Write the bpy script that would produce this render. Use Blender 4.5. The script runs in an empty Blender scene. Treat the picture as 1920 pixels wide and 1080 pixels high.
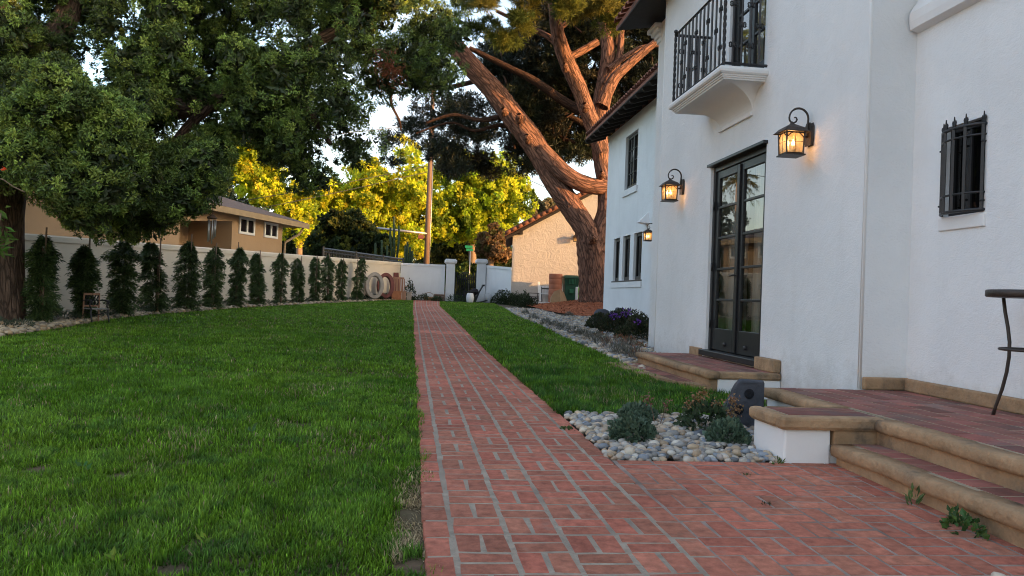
import bpy, math, random
import numpy as np
from mathutils import Vector, Matrix

random.seed(7); rng = np.random.default_rng(11)
sc = bpy.context.scene
COL = sc.collection
R = math.radians

# ------------------------------------------------------------------ camera
F_PX, H = 1480.0, 1.0
YAW, PIT, ROLL = math.atan(165 / 1480), math.atan(15 / 1480), .037
FW = Vector((math.sin(YAW) * math.cos(PIT), math.cos(YAW) * math.cos(PIT), math.sin(PIT)))
_r0 = Vector((math.cos(YAW), -math.sin(YAW), 0)); _u0 = _r0.cross(FW)
RT = _r0 * math.cos(ROLL) + _u0 * math.sin(ROLL); UP = RT.cross(FW)
cam_d = bpy.data.cameras.new('camera'); cam = bpy.data.objects.new('camera', cam_d); COL.objects.link(cam)
cam_d.sensor_width = 36; cam_d.lens = F_PX / 1920 * 36; cam_d.clip_end = 2000; cam_d.clip_start = .05
cam.matrix_world = Matrix(((RT.x, UP.x, -FW.x, 0), (RT.y, UP.y, -FW.y, 0), (RT.z, UP.z, -FW.z, H), (0, 0, 0, 1)))
sc.camera = cam
sc.cycles.filter_width = 1.05                      # crisp phone-camera sharpness

# ------------------------------------------------------------------ world, sun, exposure
SUN_AZ, SUN_EL = R(119), R(7.5)
w = bpy.data.worlds.new('World'); sc.world = w; w.use_nodes = True
nt = w.node_tree; bg = nt.nodes['Background']
sky = nt.nodes.new('ShaderNodeTexSky'); sky.sky_type = 'NISHITA'; sky.sun_disc = False
sky.sun_elevation = SUN_EL; sky.sun_rotation = SUN_AZ; sky.air_density = 1.0; sky.dust_density = 2.2; sky.ozone_density = 1.2
tcw = nt.nodes.new('ShaderNodeTexCoord'); mpw = nt.nodes.new('ShaderNodeMapping'); mpw.inputs['Scale'].default_value = (1, 1, 3.5); nt.links.new(tcw.outputs['Generated'], mpw.inputs[0])
cnz = nt.nodes.new('ShaderNodeTexNoise'); cnz.inputs['Scale'].default_value = 2.2; cnz.inputs['Detail'].default_value = 7; cnz.inputs['Roughness'].default_value = .55; nt.links.new(mpw.outputs[0], cnz.inputs['Vector'])
crm = nt.nodes.new('ShaderNodeMapRange'); crm.inputs['From Min'].default_value = .40; crm.inputs['From Max'].default_value = .66; crm.inputs['To Max'].default_value = .75; nt.links.new(cnz.outputs[0], crm.inputs[0])
cmx = nt.nodes.new('ShaderNodeMix'); cmx.data_type = 'RGBA'; nt.links.new(crm.outputs[0], cmx.inputs[0]); nt.links.new(sky.outputs[0], cmx.inputs[6]); cmx.inputs[7].default_value = (1.80, 1.80, 1.98, 1)   # thin evening cloud
nt.links.new(cmx.outputs[2], bg.inputs[0]); bg.inputs[1].default_value = .15
sd = bpy.data.lights.new('sun', 'SUN'); so = bpy.data.objects.new('sun', sd); COL.objects.link(so)
sd.energy = 2.0; sd.angle = R(.5); sd.color = (1.0, .52, .19)
SDIR = Vector((math.sin(SUN_AZ) * math.cos(SUN_EL), math.cos(SUN_AZ) * math.cos(SUN_EL), math.sin(SUN_EL)))
so.rotation_euler = SDIR.to_track_quat('Z', 'Y').to_euler()
so.location = (8, -8, 12)
sc.view_settings.view_transform = 'Standard'; sc.view_settings.look = 'None'
sc.view_settings.gamma = 1; sc.view_settings.exposure = 2.38; sc.view_settings.use_curve_mapping = False

# ------------------------------------------------------------------ helpers
SL = .0169                                        # the garden rises gently away from the camera
def gz(y): return SL * y
def at(x, y, Y):                                  # point on the sight line of a photograph pixel at depth Y
    d = FW * F_PX + RT * (x - 960) - UP * (y - 540)
    p = d * (Y / d.y); return Vector((p.x, p.y, p.z + H))
def atn(x, y, Y):                                 # the same for arrays
    d = (np.array(FW)[None] * F_PX + np.array(RT)[None] * (x - 960)[:, None] - np.array(UP)[None] * (y - 540)[:, None])
    p = d * (Y / d[:, 1])[:, None]; p[:, 2] += H; return p

_h = np.random.default_rng(3).random((256, 256))
def vn(x, y):                                     # smooth 2-D value noise 0..1
    x = np.asarray(x, float); y = np.asarray(y, float)
    xi = np.floor(x).astype(int); yi = np.floor(y).astype(int); fx = x - xi; fy = y - yi
    fx = fx * fx * (3 - 2 * fx); fy = fy * fy * (3 - 2 * fy)
    a = _h[xi & 255, yi & 255]; b = _h[(xi + 1) & 255, yi & 255]; c = _h[xi & 255, (yi + 1) & 255]; d = _h[(xi + 1) & 255, (yi + 1) & 255]
    return (a * (1 - fx) + b * fx) * (1 - fy) + (c * (1 - fx) + d * fx) * fy

def tag(o, label=None, cat=None, group=None, kind=None):
    if label: o['label'] = label
    if cat: o['category'] = cat
    if group: o['group'] = group
    if kind: o['kind'] = kind
    return o
def thing(name, loc, label, cat, group=None):
    o = bpy.data.objects.new(name, None); COL.objects.link(o); o.location = loc; o.empty_display_size = .1
    return tag(o, label, cat, group)
def wloc(o):
    v = Vector((0, 0, 0))
    while o: v += o.location; o = o.parent
    return v
def raw_mesh(name, V, FACES_FLAT, STARTS, m, parent=None, cols=None, smooth=False, world=True):
    V = np.asarray(V, np.float32)
    if parent and world: V = V - np.array(wloc(parent), np.float32)
    me = bpy.data.meshes.new(name)
    me.vertices.add(len(V)); me.vertices.foreach_set('co', V.ravel())
    me.loops.add(len(FACES_FLAT)); me.loops.foreach_set('vertex_index', np.asarray(FACES_FLAT, np.int32))
    me.polygons.add(len(STARTS)); me.polygons.foreach_set('loop_start', np.asarray(STARTS, np.int32))
    if cols is not None:
        ca = me.color_attributes.new('Col', 'FLOAT_COLOR', 'POINT')
        c = np.ones((len(V), 4), np.float32); c[:, :3] = cols; ca.data.foreach_set('color', c.ravel())
    me.update(calc_edges=True)
    me.polygons.foreach_set('use_smooth', np.full(len(STARTS), bool(smooth)))
    me.materials.append(m)
    o = bpy.data.objects.new(name, me); COL.objects.link(o)
    if parent: o.parent = parent
    return o

class MB:
    def __init__(s): s.v = []; s.f = []; s.c = []; s.col = (1, 1, 1); s.sm = []
    def add(s, vs, fs, sm=False):
        n = len(s.v); s.v += [tuple(v) for v in vs]; s.f += [tuple(i + n for i in f) for f in fs]
        s.c += [s.col] * len(vs); s.sm += [sm] * len(fs); return s
    def box(s, a, b, M=None):
        x0, y0, z0 = a; x1, y1, z1 = b
        vs = [Vector(p) for p in ((x0, y0, z0), (x1, y0, z0), (x1, y1, z0), (x0, y1, z0), (x0, y0, z1), (x1, y0, z1), (x1, y1, z1), (x0, y1, z1))]
        if M: vs = [M @ v for v in vs]
        return s.add(vs, [(0, 3, 2, 1), (4, 5, 6, 7), (0, 1, 5, 4), (1, 2, 6, 5), (2, 3, 7, 6), (3, 0, 4, 7)])
    def rbox(s, a, b, r=.02, M=None):                # box with chamfered vertical and top edges
        x0, y0, z0 = a; x1, y1, z1 = b
        def ring(i, z): return [(x0 + i + r, y0 + i, z), (x1 - i - r, y0 + i, z), (x1 - i, y0 + i + r, z), (x1 - i, y1 - i - r, z),
                                (x1 - i - r, y1 - i, z), (x0 + i + r, y1 - i, z), (x0 + i, y1 - i - r, z), (x0 + i, y0 + i + r, z)]
        rs = [ring(r * .7, z0), ring(0, z0 + r), ring(0, z1 - r), ring(r * .3, z1 - r * .3), ring(r, z1)]
        vs = [Vector(p) for q in rs for p in q]
        if M: vs = [M @ v for v in vs]
        fs = []
        for k in range(4):
            for i in range(8): fs.append((k * 8 + i, k * 8 + (i + 1) % 8, k * 8 + 8 + (i + 1) % 8, k * 8 + 8 + i))
        fs.append(tuple(range(32, 40))); fs.append(tuple(range(7, -1, -1)))
        return s.add(vs, fs)
    def tube(s, pts, r, n=8, cap=True, flat=None):
        pts = [Vector(p) for p in pts]; k = len(pts); rr = r if isinstance(r, (list, tuple)) else [r] * k
        up = None; vs = []
        for i in range(k):
            t = (pts[min(i + 1, k - 1)] - pts[max(i - 1, 0)]).normalized()
            if up is None: up = t.orthogonal().normalized() if flat is None else (Vector(flat) - t * t.dot(Vector(flat))).normalized()
            else: up = (up - t * up.dot(t)).normalized()
            sd_ = t.cross(up)
            for j in range(n):
                a = 2 * math.pi * (j + .5) / n; vs.append(pts[i] + (up * math.cos(a) + sd_ * math.sin(a)) * rr[i])
        fs = [(i * n + j, i * n + (j + 1) % n, (i + 1) * n + (j + 1) % n, (i + 1) * n + j) for i in range(k - 1) for j in range(n)]
        if cap: fs += [tuple(range(n - 1, -1, -1)), tuple((k - 1) * n + j for j in range(n))]
        return s.add(vs, fs, n > 5)
    def bar(s, a, b, w_, t_=None): return s.tube([a, b], w_ * .7071, 4)
    def lathe(s, prof, c=(0, 0, 0), n=20, M=None, ax=None):
        vs = []
        for (r, z) in prof:
            for j in range(n):
                a = 2 * math.pi * j / n; v = Vector((r * math.cos(a), r * math.sin(a), z))
                if M: v = M @ v
                vs.append(v + Vector(c))
        k = len(prof)
        fs = [(i * n + j, i * n + (j + 1) % n, (i + 1) * n + (j + 1) % n, (i + 1) * n + j) for i in range(k - 1) for j in range(n)]
        fs += [tuple(range(n - 1, -1, -1)), tuple((k - 1) * n + j for j in range(n))]
        return s.add(vs, fs, True)
    def prism(s, poly, d):                             # poly = 3-D outline, d = extrusion vector
        n = len(poly); poly = [Vector(p) for p in poly]; d = Vector(d)
        vs = poly + [p + d for p in poly]
        fs = [tuple(range(n)), tuple(range(2 * n - 1, n - 1, -1))] + [(i, (i + 1) % n + 0, (i + 1) % n + n, i + n) for i in range(n)]
        return s.add(vs, fs)
    def quad(s, a, b, c, d): return s.add([a, b, c, d], [(0, 1, 2, 3)])
    def ball(s, c, r, n=10, m=7, M=None):
        rx, ry, rz = r if isinstance(r, (tuple, list)) else (r, r, r)
        vs = [(0, 0, -rz)] + [(rx * math.sin(t) * math.cos(p), ry * math.sin(t) * math.sin(p), -rz * math.cos(t)) for t in [math.pi * (i + 1) / m for i in range(m - 1)] for p in [2 * math.pi * j / n for j in range(n)]] + [(0, 0, rz)]
        vs = [Vector(v) for v in vs]
        if M: vs = [M @ v for v in vs]
        vs = [v + Vector(c) for v in vs]; L = len(vs) - 1
        fs = [(0, 1 + (j + 1) % n, 1 + j) for j in range(n)] + [(1 + i * n + j, 1 + i * n + (j + 1) % n, 1 + (i + 1) * n + (j + 1) % n, 1 + (i + 1) * n + j) for i in range(m - 2) for j in range(n)] + [(L, 1 + (m - 2) * n + j, 1 + (m - 2) * n + (j + 1) % n) for j in range(n)]
        return s.add(vs, fs, True)
    def build(s, name, m, parent=None, world=True, bevel=0, colattr=False, seg=2):
        V = np.array([tuple(v) for v in s.v], np.float32)
        fl = [i for f in s.f for i in f]; st = np.cumsum([0] + [len(f) for f in s.f[:-1]])
        o = raw_mesh(name, V, fl, st, m, parent, np.array(s.c, np.float32) if colattr else None, False, world)
        o.data.polygons.foreach_set('use_smooth', np.array(s.sm, bool))
        if bevel:
            b = o.modifiers.new('bevel', 'BEVEL'); b.width = bevel; b.segments = seg; b.limit_method = 'ANGLE'; b.angle_limit = R(40)
        return o

def copy_tree(o, parent=None):
    c = o.copy(); COL.objects.link(c); c.parent = parent
    for ch in o.children: copy_tree(ch, c)
    return c

# ------------------------------------------------------------------ materials
def mat(name, base, rough=.8, var=.12, vs=3., bump=.15, bs=40., spec=.3, col=False, metal=0., stretch=None, detail=6, dark=None, mottle=None, bd=.02, stain=None):
    m = bpy.data.materials.new(name); m.use_nodes = True; N = m.node_tree.nodes; L = m.node_tree.links
    P = N['Principled BSDF']; P.inputs['Roughness'].default_value = rough; P.inputs['Metallic'].default_value = metal
    P.inputs['Specular IOR Level'].default_value = spec
    tc = N.new('ShaderNodeTexCoord'); src = tc.outputs['Object']
    if stretch:
        mp = N.new('ShaderNodeMapping'); mp.inputs['Scale'].default_value = stretch; L.new(src, mp.inputs[0]); src = mp.outputs[0]
    n1 = N.new('ShaderNodeTexNoise'); n1.inputs['Scale'].default_value = vs; n1.inputs['Detail'].default_value = detail; n1.inputs['Roughness'].default_value = .6; L.new(src, n1.inputs['Vector'])
    rm = N.new('ShaderNodeMapRange'); rm.inputs['From Min'].default_value = .3; rm.inputs['From Max'].default_value = .7
    rm.inputs['To Min'].default_value = 1 - var; rm.inputs['To Max'].default_value = 1 + var; L.new(n1.outputs[0], rm.inputs[0])
    mu = N.new('ShaderNodeVectorMath'); mu.operation = 'SCALE'; mu.inputs[0].default_value = base; L.new(rm.outputs[0], mu.inputs['Scale'])
    out = mu.outputs[0]
    if mottle:                                      # second colour in blotches: (colour, scale, from, to)
        n3 = N.new('ShaderNodeTexNoise'); n3.inputs['Scale'].default_value = mottle[1]; n3.inputs['Detail'].default_value = 5; n3.inputs['Roughness'].default_value = .65; L.new(src, n3.inputs['Vector'])
        r3 = N.new('ShaderNodeMapRange'); r3.inputs['From Min'].default_value = mottle[2]; r3.inputs['From Max'].default_value = mottle[3]; L.new(n3.outputs[0], r3.inputs[0])
        mx = N.new('ShaderNodeMix'); mx.data_type = 'RGBA'; L.new(r3.outputs[0], mx.inputs[0]); L.new(out, mx.inputs[6]); mx.inputs[7].default_value = (*mottle[0], 1); out = mx.outputs[2]
    if stain:                                       # broad dirt patches: (darkest factor, scale)
        n4 = N.new('ShaderNodeTexNoise'); n4.inputs['Scale'].default_value = stain[1]; n4.inputs['Detail'].default_value = 6; n4.inputs['Roughness'].default_value = .7; L.new(src, n4.inputs['Vector'])
        r4 = N.new('ShaderNodeMapRange'); r4.inputs['From Min'].default_value = .35; r4.inputs['From Max'].default_value = .6; r4.inputs['To Min'].default_value = stain[0]; L.new(n4.outputs[0], r4.inputs[0])
        m4 = N.new('ShaderNodeVectorMath'); m4.operation = 'SCALE'; L.new(out, m4.inputs[0]); L.new(r4.outputs[0], m4.inputs['Scale']); out = m4.outputs[0]
    if col:
        at_ = N.new('ShaderNodeAttribute'); at_.attribute_name = 'Col'
        mm = N.new('ShaderNodeVectorMath'); mm.operation = 'MULTIPLY'; L.new(out, mm.inputs[0]); L.new(at_.outputs['Color'], mm.inputs[1]); out = mm.outputs[0]
    L.new(out, P.inputs['Base Color'])
    if bump:
        n2 = N.new('ShaderNodeTexNoise'); n2.inputs['Scale'].default_value = bs; n2.inputs['Detail'].default_value = 5; L.new(src, n2.inputs['Vector'])
        b = N.new('ShaderNodeBump'); b.inputs['Strength'].default_value = bump; b.inputs['Distance'].default_value = bd; L.new(n2.outputs[0], b.inputs['Height']); L.new(b.outputs[0], P.inputs['Normal'])
    return m

def barkmat(name, hi, lo, sc_, strength):
    m = bpy.data.materials.new(name); m.use_nodes = True; N = m.node_tree.nodes; L = m.node_tree.links; P = N['Principled BSDF']
    P.inputs['Roughness'].default_value = .95; P.inputs['Specular IOR Level'].default_value = .08
    a = N.new('ShaderNodeAttribute'); a.attribute_name = 'bc'
    mp = N.new('ShaderNodeMapping'); mp.inputs['Scale'].default_value = (sc_, sc_, sc_ * .20); L.new(a.outputs['Vector'], mp.inputs[0])
    n = N.new('ShaderNodeTexNoise'); n.inputs['Scale'].default_value = 1.; n.inputs['Detail'].default_value = 8; n.inputs['Roughness'].default_value = .62; n.inputs['Distortion'].default_value = .9; L.new(mp.outputs[0], n.inputs['Vector'])
    v = N.new('ShaderNodeTexVoronoi'); v.feature = 'DISTANCE_TO_EDGE'; v.inputs['Scale'].default_value = 1.1
    ad = N.new('ShaderNodeVectorMath'); ad.operation = 'MULTIPLY_ADD'; ad.inputs[1].default_value = (.9, .9, .9); L.new(n.outputs['Color'], ad.inputs[0]); L.new(mp.outputs[0], ad.inputs[2]); L.new(ad.outputs[0], v.inputs['Vector'])
    r = N.new('ShaderNodeMapRange'); r.inputs['From Min'].default_value = .0; r.inputs['From Max'].default_value = .16; L.new(v.outputs['Distance'], r.inputs[0])
    r2 = N.new('ShaderNodeMapRange'); r2.inputs['From Min'].default_value = .32; r2.inputs['From Max'].default_value = .62; r2.inputs['To Min'].default_value = .35; L.new(n.outputs[0], r2.inputs[0])
    mu = N.new('ShaderNodeMath'); mu.operation = 'MULTIPLY'; L.new(r.outputs[0], mu.inputs[0]); L.new(r2.outputs[0], mu.inputs[1])
    mx = N.new('ShaderNodeMix'); mx.data_type = 'RGBA'; mx.inputs[6].default_value = (*lo, 1); mx.inputs[7].default_value = (*hi, 1); L.new(mu.outputs[0], mx.inputs[0]); L.new(mx.outputs[2], P.inputs['Base Color'])
    b = N.new('ShaderNodeBump'); b.inputs['Strength'].default_value = strength; b.inputs['Distance'].default_value = .35 / sc_; L.new(mu.outputs[0], b.inputs['Height']); L.new(b.outputs[0], P.inputs['Normal'])
    return m

def leafmat(name, trans=.35, gloss=.12, rough=.45):
    m = bpy.data.materials.new(name); m.use_nodes = True; N = m.node_tree.nodes; L = m.node_tree.links
    P = N['Principled BSDF']; P.inputs['Roughness'].default_value = rough; P.inputs['Specular IOR Level'].default_value = gloss
    a = N.new('ShaderNodeAttribute'); a.attribute_name = 'Col'; L.new(a.outputs['Color'], P.inputs['Base Color'])
    t = N.new('ShaderNodeBsdfTranslucent'); L.new(a.outputs['Color'], t.inputs['Color'])
    mx = N.new('ShaderNodeMixShader'); mx.inputs[0].default_value = trans
    L.new(P.outputs[0], mx.inputs[1]); L.new(t.outputs[0], mx.inputs[2]); L.new(mx.outputs[0], N['Material Output'].inputs[0])
    return m

def stucco(name, base, strength=.5, dist=.02, big=5., grime=0.):
    m = bpy.data.materials.new(name); m.use_nodes = True; N = m.node_tree.nodes; L = m.node_tree.links
    P = N['Principled BSDF']; P.inputs['Roughness'].default_value = .88; P.inputs['Specular IOR Level'].default_value = .2
    tc = N.new('ShaderNodeTexCoord')
    n0 = N.new('ShaderNodeTexNoise'); n0.inputs['Scale'].default_value = .9; n0.inputs['Detail'].default_value = 7; n0.inputs['Roughness'].default_value = .62; L.new(tc.outputs['Object'], n0.inputs['Vector'])
    r0 = N.new('ShaderNodeMapRange'); r0.inputs['From Min'].default_value = .25; r0.inputs['From Max'].default_value = .75; r0.inputs['To Min'].default_value = .90; r0.inputs['To Max'].default_value = 1.05; L.new(n0.outputs[0], r0.inputs[0])
    mu = N.new('ShaderNodeVectorMath'); mu.operation = 'SCALE'; mu.inputs[0].default_value = base; L.new(r0.outputs[0], mu.inputs['Scale']); L.new(mu.outputs[0], P.inputs['Base Color'])
    if grime:                                       # soil splash along the foot and faint vertical drip marks
        sx = N.new('ShaderNodeSeparateXYZ'); L.new(tc.outputs['Object'], sx.inputs[0]); gn = N.new('ShaderNodeTexNoise'); gn.inputs['Scale'].default_value = 5; gn.inputs['Detail'].default_value = 8; gn.inputs['Roughness'].default_value = .7; L.new(tc.outputs['Object'], gn.inputs['Vector'])
        gm = N.new('ShaderNodeMath'); gm.operation = 'MULTIPLY_ADD'; gm.inputs[1].default_value = -.9; L.new(gn.outputs[0], gm.inputs[0]); L.new(sx.outputs['Z'], gm.inputs[2])
        gr2 = N.new('ShaderNodeMapRange'); gr2.inputs['From Min'].default_value = -.42; gr2.inputs['From Max'].default_value = .02; gr2.inputs['To Min'].default_value = grime; gr2.inputs['To Max'].default_value = 0; L.new(gm.outputs[0], gr2.inputs[0])
        mpd = N.new('ShaderNodeMapping'); mpd.inputs['Scale'].default_value = (4, 4, .6); L.new(tc.outputs['Object'], mpd.inputs[0]); dn = N.new('ShaderNodeTexNoise'); dn.inputs['Scale'].default_value = 1.; dn.inputs['Detail'].default_value = 5; L.new(mpd.outputs[0], dn.inputs['Vector'])
        dr_ = N.new('ShaderNodeMapRange'); dr_.inputs['From Min'].default_value = .58; dr_.inputs['From Max'].default_value = .80; dr_.inputs['To Max'].default_value = .09; L.new(dn.outputs[0], dr_.inputs[0])
        sm_ = N.new('ShaderNodeMath'); sm_.operation = 'ADD'; sm_.use_clamp = True; L.new(gr2.outputs[0], sm_.inputs[0]); L.new(dr_.outputs[0], sm_.inputs[1])
        gx_ = N.new('ShaderNodeMix'); gx_.data_type = 'RGBA'; L.new(sm_.outputs[0], gx_.inputs[0]); L.new(mu.outputs[0], gx_.inputs[6]); gx_.inputs[7].default_value = (.34, .31, .27, 1); L.new(gx_.outputs[2], P.inputs['Base Color'])
    nz = N.new('ShaderNodeTexNoise'); nz.inputs['Scale'].default_value = big; nz.inputs['Detail'].default_value = 9; nz.inputs['Roughness'].default_value = .62; nz.inputs['Distortion'].default_value = 1.6; L.new(tc.outputs['Object'], nz.inputs['Vector'])
    mpg = N.new('ShaderNodeMapping'); mpg.inputs['Scale'].default_value = (1, 1, 2.3); mpg.inputs['Rotation'].default_value = (.5, 0, .4); L.new(tc.outputs['Object'], mpg.inputs[0])
    nv = N.new('ShaderNodeTexNoise'); nv.inputs['Scale'].default_value = big * 4; nv.inputs['Detail'].default_value = 6; nv.inputs['Distortion'].default_value = 2.5; L.new(mpg.outputs[0], nv.inputs['Vector'])
    ad = N.new('ShaderNodeMath'); ad.operation = 'MULTIPLY_ADD'; ad.inputs[1].default_value = .45; L.new(nv.outputs[0], ad.inputs[0]); L.new(nz.outputs[0], ad.inputs[2])
    b = N.new('ShaderNodeBump'); b.inputs['Strength'].default_value = strength; b.inputs['Distance'].default_value = dist; L.new(ad.outputs[0], b.inputs['Height']); L.new(b.outputs[0], P.inputs['Normal'])
    return m

def glassmat(name, tint=(.75, .8, .82), refl=1.25):
    m = bpy.data.materials.new(name); m.use_nodes = True; N = m.node_tree.nodes; L = m.node_tree.links
    N.remove(N['Principled BSDF'])
    g = N.new('ShaderNodeBsdfGlossy'); g.inputs['Roughness'].default_value = .01; g.inputs['Color'].default_value = (1, 1, 1, 1)
    t = N.new('ShaderNodeBsdfTransparent'); t.inputs['Color'].default_value = (*tint, 1)
    fr = N.new('ShaderNodeFresnel'); fr.inputs['IOR'].default_value = 1.6
    mu = N.new('ShaderNodeMath'); mu.operation = 'MULTIPLY'; mu.use_clamp = True; mu.inputs[1].default_value = refl; L.new(fr.outputs[0], mu.inputs[0])
    mx = N.new('ShaderNodeMixShader'); L.new(mu.outputs[0], mx.inputs[0]); L.new(t.outputs[0], mx.inputs[1]); L.new(g.outputs[0], mx.inputs[2])
    L.new(mx.outputs[0], N['Material Output'].inputs[0]); return m

def emit(name, c, s):
    m = bpy.data.materials.new(name); m.use_nodes = True; P = m.node_tree.nodes['Principled BSDF']
    P.inputs['Emission Color'].default_value = (*c, 1); P.inputs['Emission Strength'].default_value = s; return m

M_wall = stucco('white_stucco', (.80, .812, .825), .45, .02, 4, grime=.45)
M_wall_flat = stucco('white_stucco_trim', (.80, .80, .80), .25, .01, 8)
M_cream = stucco('cream_stucco', (.68, .60, .48), .3, .02, 4)
M_garage = stucco('garage_stucco', (.50, .47, .44), 1.0, .05, 3)
M_brown = stucco('brown_stucco', (.43, .29, .17), .3, .02, 4)
M_brownd = stucco('brown_stucco_deep', (.33, .21, .125), .3, .02, 4)
M_tan = mat('tan_cast_concrete', (.42, .275, .16), .88, .26, 9, .8, 34, .2, col=False, mottle=((.16, .12, .085), 4.5, .50, .72), bd=.012, stain=(.74, 1.6))
M_iron = mat('black_iron', (.018, .018, .02), .45, .2, 8, .15, 60, .5)
M_bronze = mat('bronze_iron', (.035, .025, .02), .5, .2, 8, .15, 60, .5)
M_black = mat('black_paint', (.013, .0135, .016), .42, .08, 4, .04, 50, .5)
M_dark = mat('dark_void', (.012, .012, .013), .9, .1, 3, 0)
M_room = mat('room_paint', (.10, .09, .08), .9, .1, 3, 0)
M_curt = mat('curtain_cloth', (.62, .60, .54), .9, .08, 5, .2, 20)
M_glass = glassmat('window_glass')
M_glassd = glassmat('dark_window_glass', (.25, .27, .3), .7)
M_tile = mat('terracotta_roof_tile', (.20, .085, .055), .85, .3, 5, .3, 30, mottle=((.09, .06, .05), 2.5, .5, .75))
M_eave = mat('dark_eave_wood', (.028, .022, .018), .8, .2, 5, .2, 30)
M_brick = mat('red_brick', (.44, .158, .104), .88, .30, 22, .7, 70, .22, col=True, mottle=((.42, .26, .20), 7, .58, .82), bd=.008, stain=(.66, .8))
M_paver = mat('terrace_paver', (.25, .095, .075), .75, .22, 9, .3, 50, .3, col=True, mottle=((.16, .12, .11), 3, .5, .75), bd=.006)
M_mortar = mat('grey_mortar', (.34, .285, .225), .95, .25, 16, .8, 60, .15, mottle=((.15, .12, .10), 4, .52, .78), bd=.01)
M_mortar2 = mat('reddish_mortar', (.31, .245, .21), .95, .3, 16, .8, 60, .15, mottle=((.11, .08, .065), 4, .5, .75), bd=.01)
M_soil = mat('lawn_soil', (.11, .085, .05), .95, .3, 3, .8, 25, .1, mottle=((.17, .11, .075), 1.7, .5, .7))
M_ground = mat('ground_earth', (.085, .07, .05), .95, .3, 1.5, .4, 12, .1)
M_bed = mat('bed_soil', (.10, .085, .065), .95, .3, 4, .5, 25, .1)
M_peb = mat('pebble_stone', (1, 1, 1), .6, .12, 18, .12, 60, .35, col=True, bd=.005)
M_mulch = mat('orange_mulch', (1, 1, 1), .9, .25, 10, .4, 30, .15, col=True)
M_leaf = leafmat('leaf', .10, .25, .45)
M_leafb = leafmat('sunlit_leaf', .5, .15, .5)
M_grass = leafmat('grass_blade', .35, .15, .45)
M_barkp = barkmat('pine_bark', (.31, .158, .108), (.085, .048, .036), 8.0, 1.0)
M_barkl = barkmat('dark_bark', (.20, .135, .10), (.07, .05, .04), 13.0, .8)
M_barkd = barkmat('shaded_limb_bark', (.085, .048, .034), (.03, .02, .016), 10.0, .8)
M_barkt = mat('street_bark', (.22, .16, .12), .95, .3, 4, .5, 12, .1, stretch=(1, 1, .3))
M_pole = mat('pole_wood', (.17, .115, .085), .9, .2, 5, .3, 20, .15, stretch=(1, 1, .1))
M_wood = mat('weathered_wood', (.36, .20, .13), .8, .25, 8, .2, 30, stretch=(1, 1, .2))
M_wood2 = mat('orange_wood', (.42, .17, .08), .75, .2, 8, .2, 30)
M_redwood = mat('red_brown_paint', (.17, .055, .045), .7, .2, 6, .15, 30)
M_greyr = mat('beige_paint', (.36, .31, .26), .75, .15, 6, .15, 30)
M_white = mat('white_paint', (.72, .72, .70), .6, .08, 6, .08, 30)
M_ceram = mat('white_glaze', (.72, .73, .76), .2, .05, 6, 0, 30, .6)
M_green = mat('green_plastic', (.018, .075, .045), .5, .1, 5, .05, 40, .4)
M_lime = mat('lime_plastic', (.30, .55, .10), .5, .1, 5, .05, 40, .4)
M_terra = mat('terracotta_clay', (.40, .15, .085), .85, .18, 6, .2, 30, mottle=((.28, .12, .08), 3, .5, .8))
M_tanbox = mat('tan_card', (.36, .25, .15), .85, .12, 6, .1, 30)
M_rock = mat('dark_rock', (.06, .064, .078), .8, .3, 8, .5, 18, .3, bd=.03)
M_shingle = mat('brown_shingle', (.13, .085, .065), .9, .3, 9, .5, 30, stretch=(1, 1, 3))
M_fascia = mat('tan_fascia', (.35, .255, .15), .8, .1, 4, .05)
M_metalg = mat('grey_metal', (.35, .35, .35), .4, .1, 4, .05, 40, .5, metal=.7)
M_signg = mat('sign_green', (.01, .20, .10), .5, .1, 4, 0)
M_wicker = mat('wicker', (.28, .16, .08), .85, .3, 30, .5, 60)
M_asphalt = mat('asphalt', (.055, .055, .055), .9, .2, 3, .3, 40)
M_bed_amber = glassmat('seeded_lantern_glass', (.95, .80, .55), .8)
# ================================================================== GROUND
def gsheet(name, poly_rows, m, dz, kind='structure', wob=0):   # rows of (Y, X0, X1)
    mb = MB()
    for (ya, a0, a1), (yb, b0, b1) in zip(poly_rows[:-1], poly_rows[1:]):
        k = 6
        for i in range(k):
            u, v = i / k, (i + 1) / k
            mb.quad((a0 + (a1 - a0) * u, ya, gz(ya) + dz), (a0 + (a1 - a0) * v, ya, gz(ya) + dz), (b0 + (b1 - b0) * v, yb, gz(yb) + dz), (b0 + (b1 - b0) * u, yb, gz(yb) + dz))
    o = mb.build(name, m); return tag(o, kind=kind)
g = MB()
ys = [-60, -10, 0, 10, 20, 30, 40, 45, 60, 120, 900]
for a, b in zip(ys[:-1], ys[1:]):
    xs = [-700, -60, -20, 0, 20, 60, 700]
    for c, d in zip(xs[:-1], xs[1:]):
        g.quad((c, a, gz(min(a, 45)) - .04), (d, a, gz(min(a, 45)) - .04), (d, b, gz(min(b, 45)) - .04), (c, b, gz(min(b, 45)) - .04))
tag(g.build('ground', M_ground), kind='structure')
rd = MB(); rd.quad((-60, 44.5, .735), (60, 44.5, .735), (60, 52, .735), (-60, 52, .735))
tag(rd.build('street', M_asphalt), kind='structure')

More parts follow.
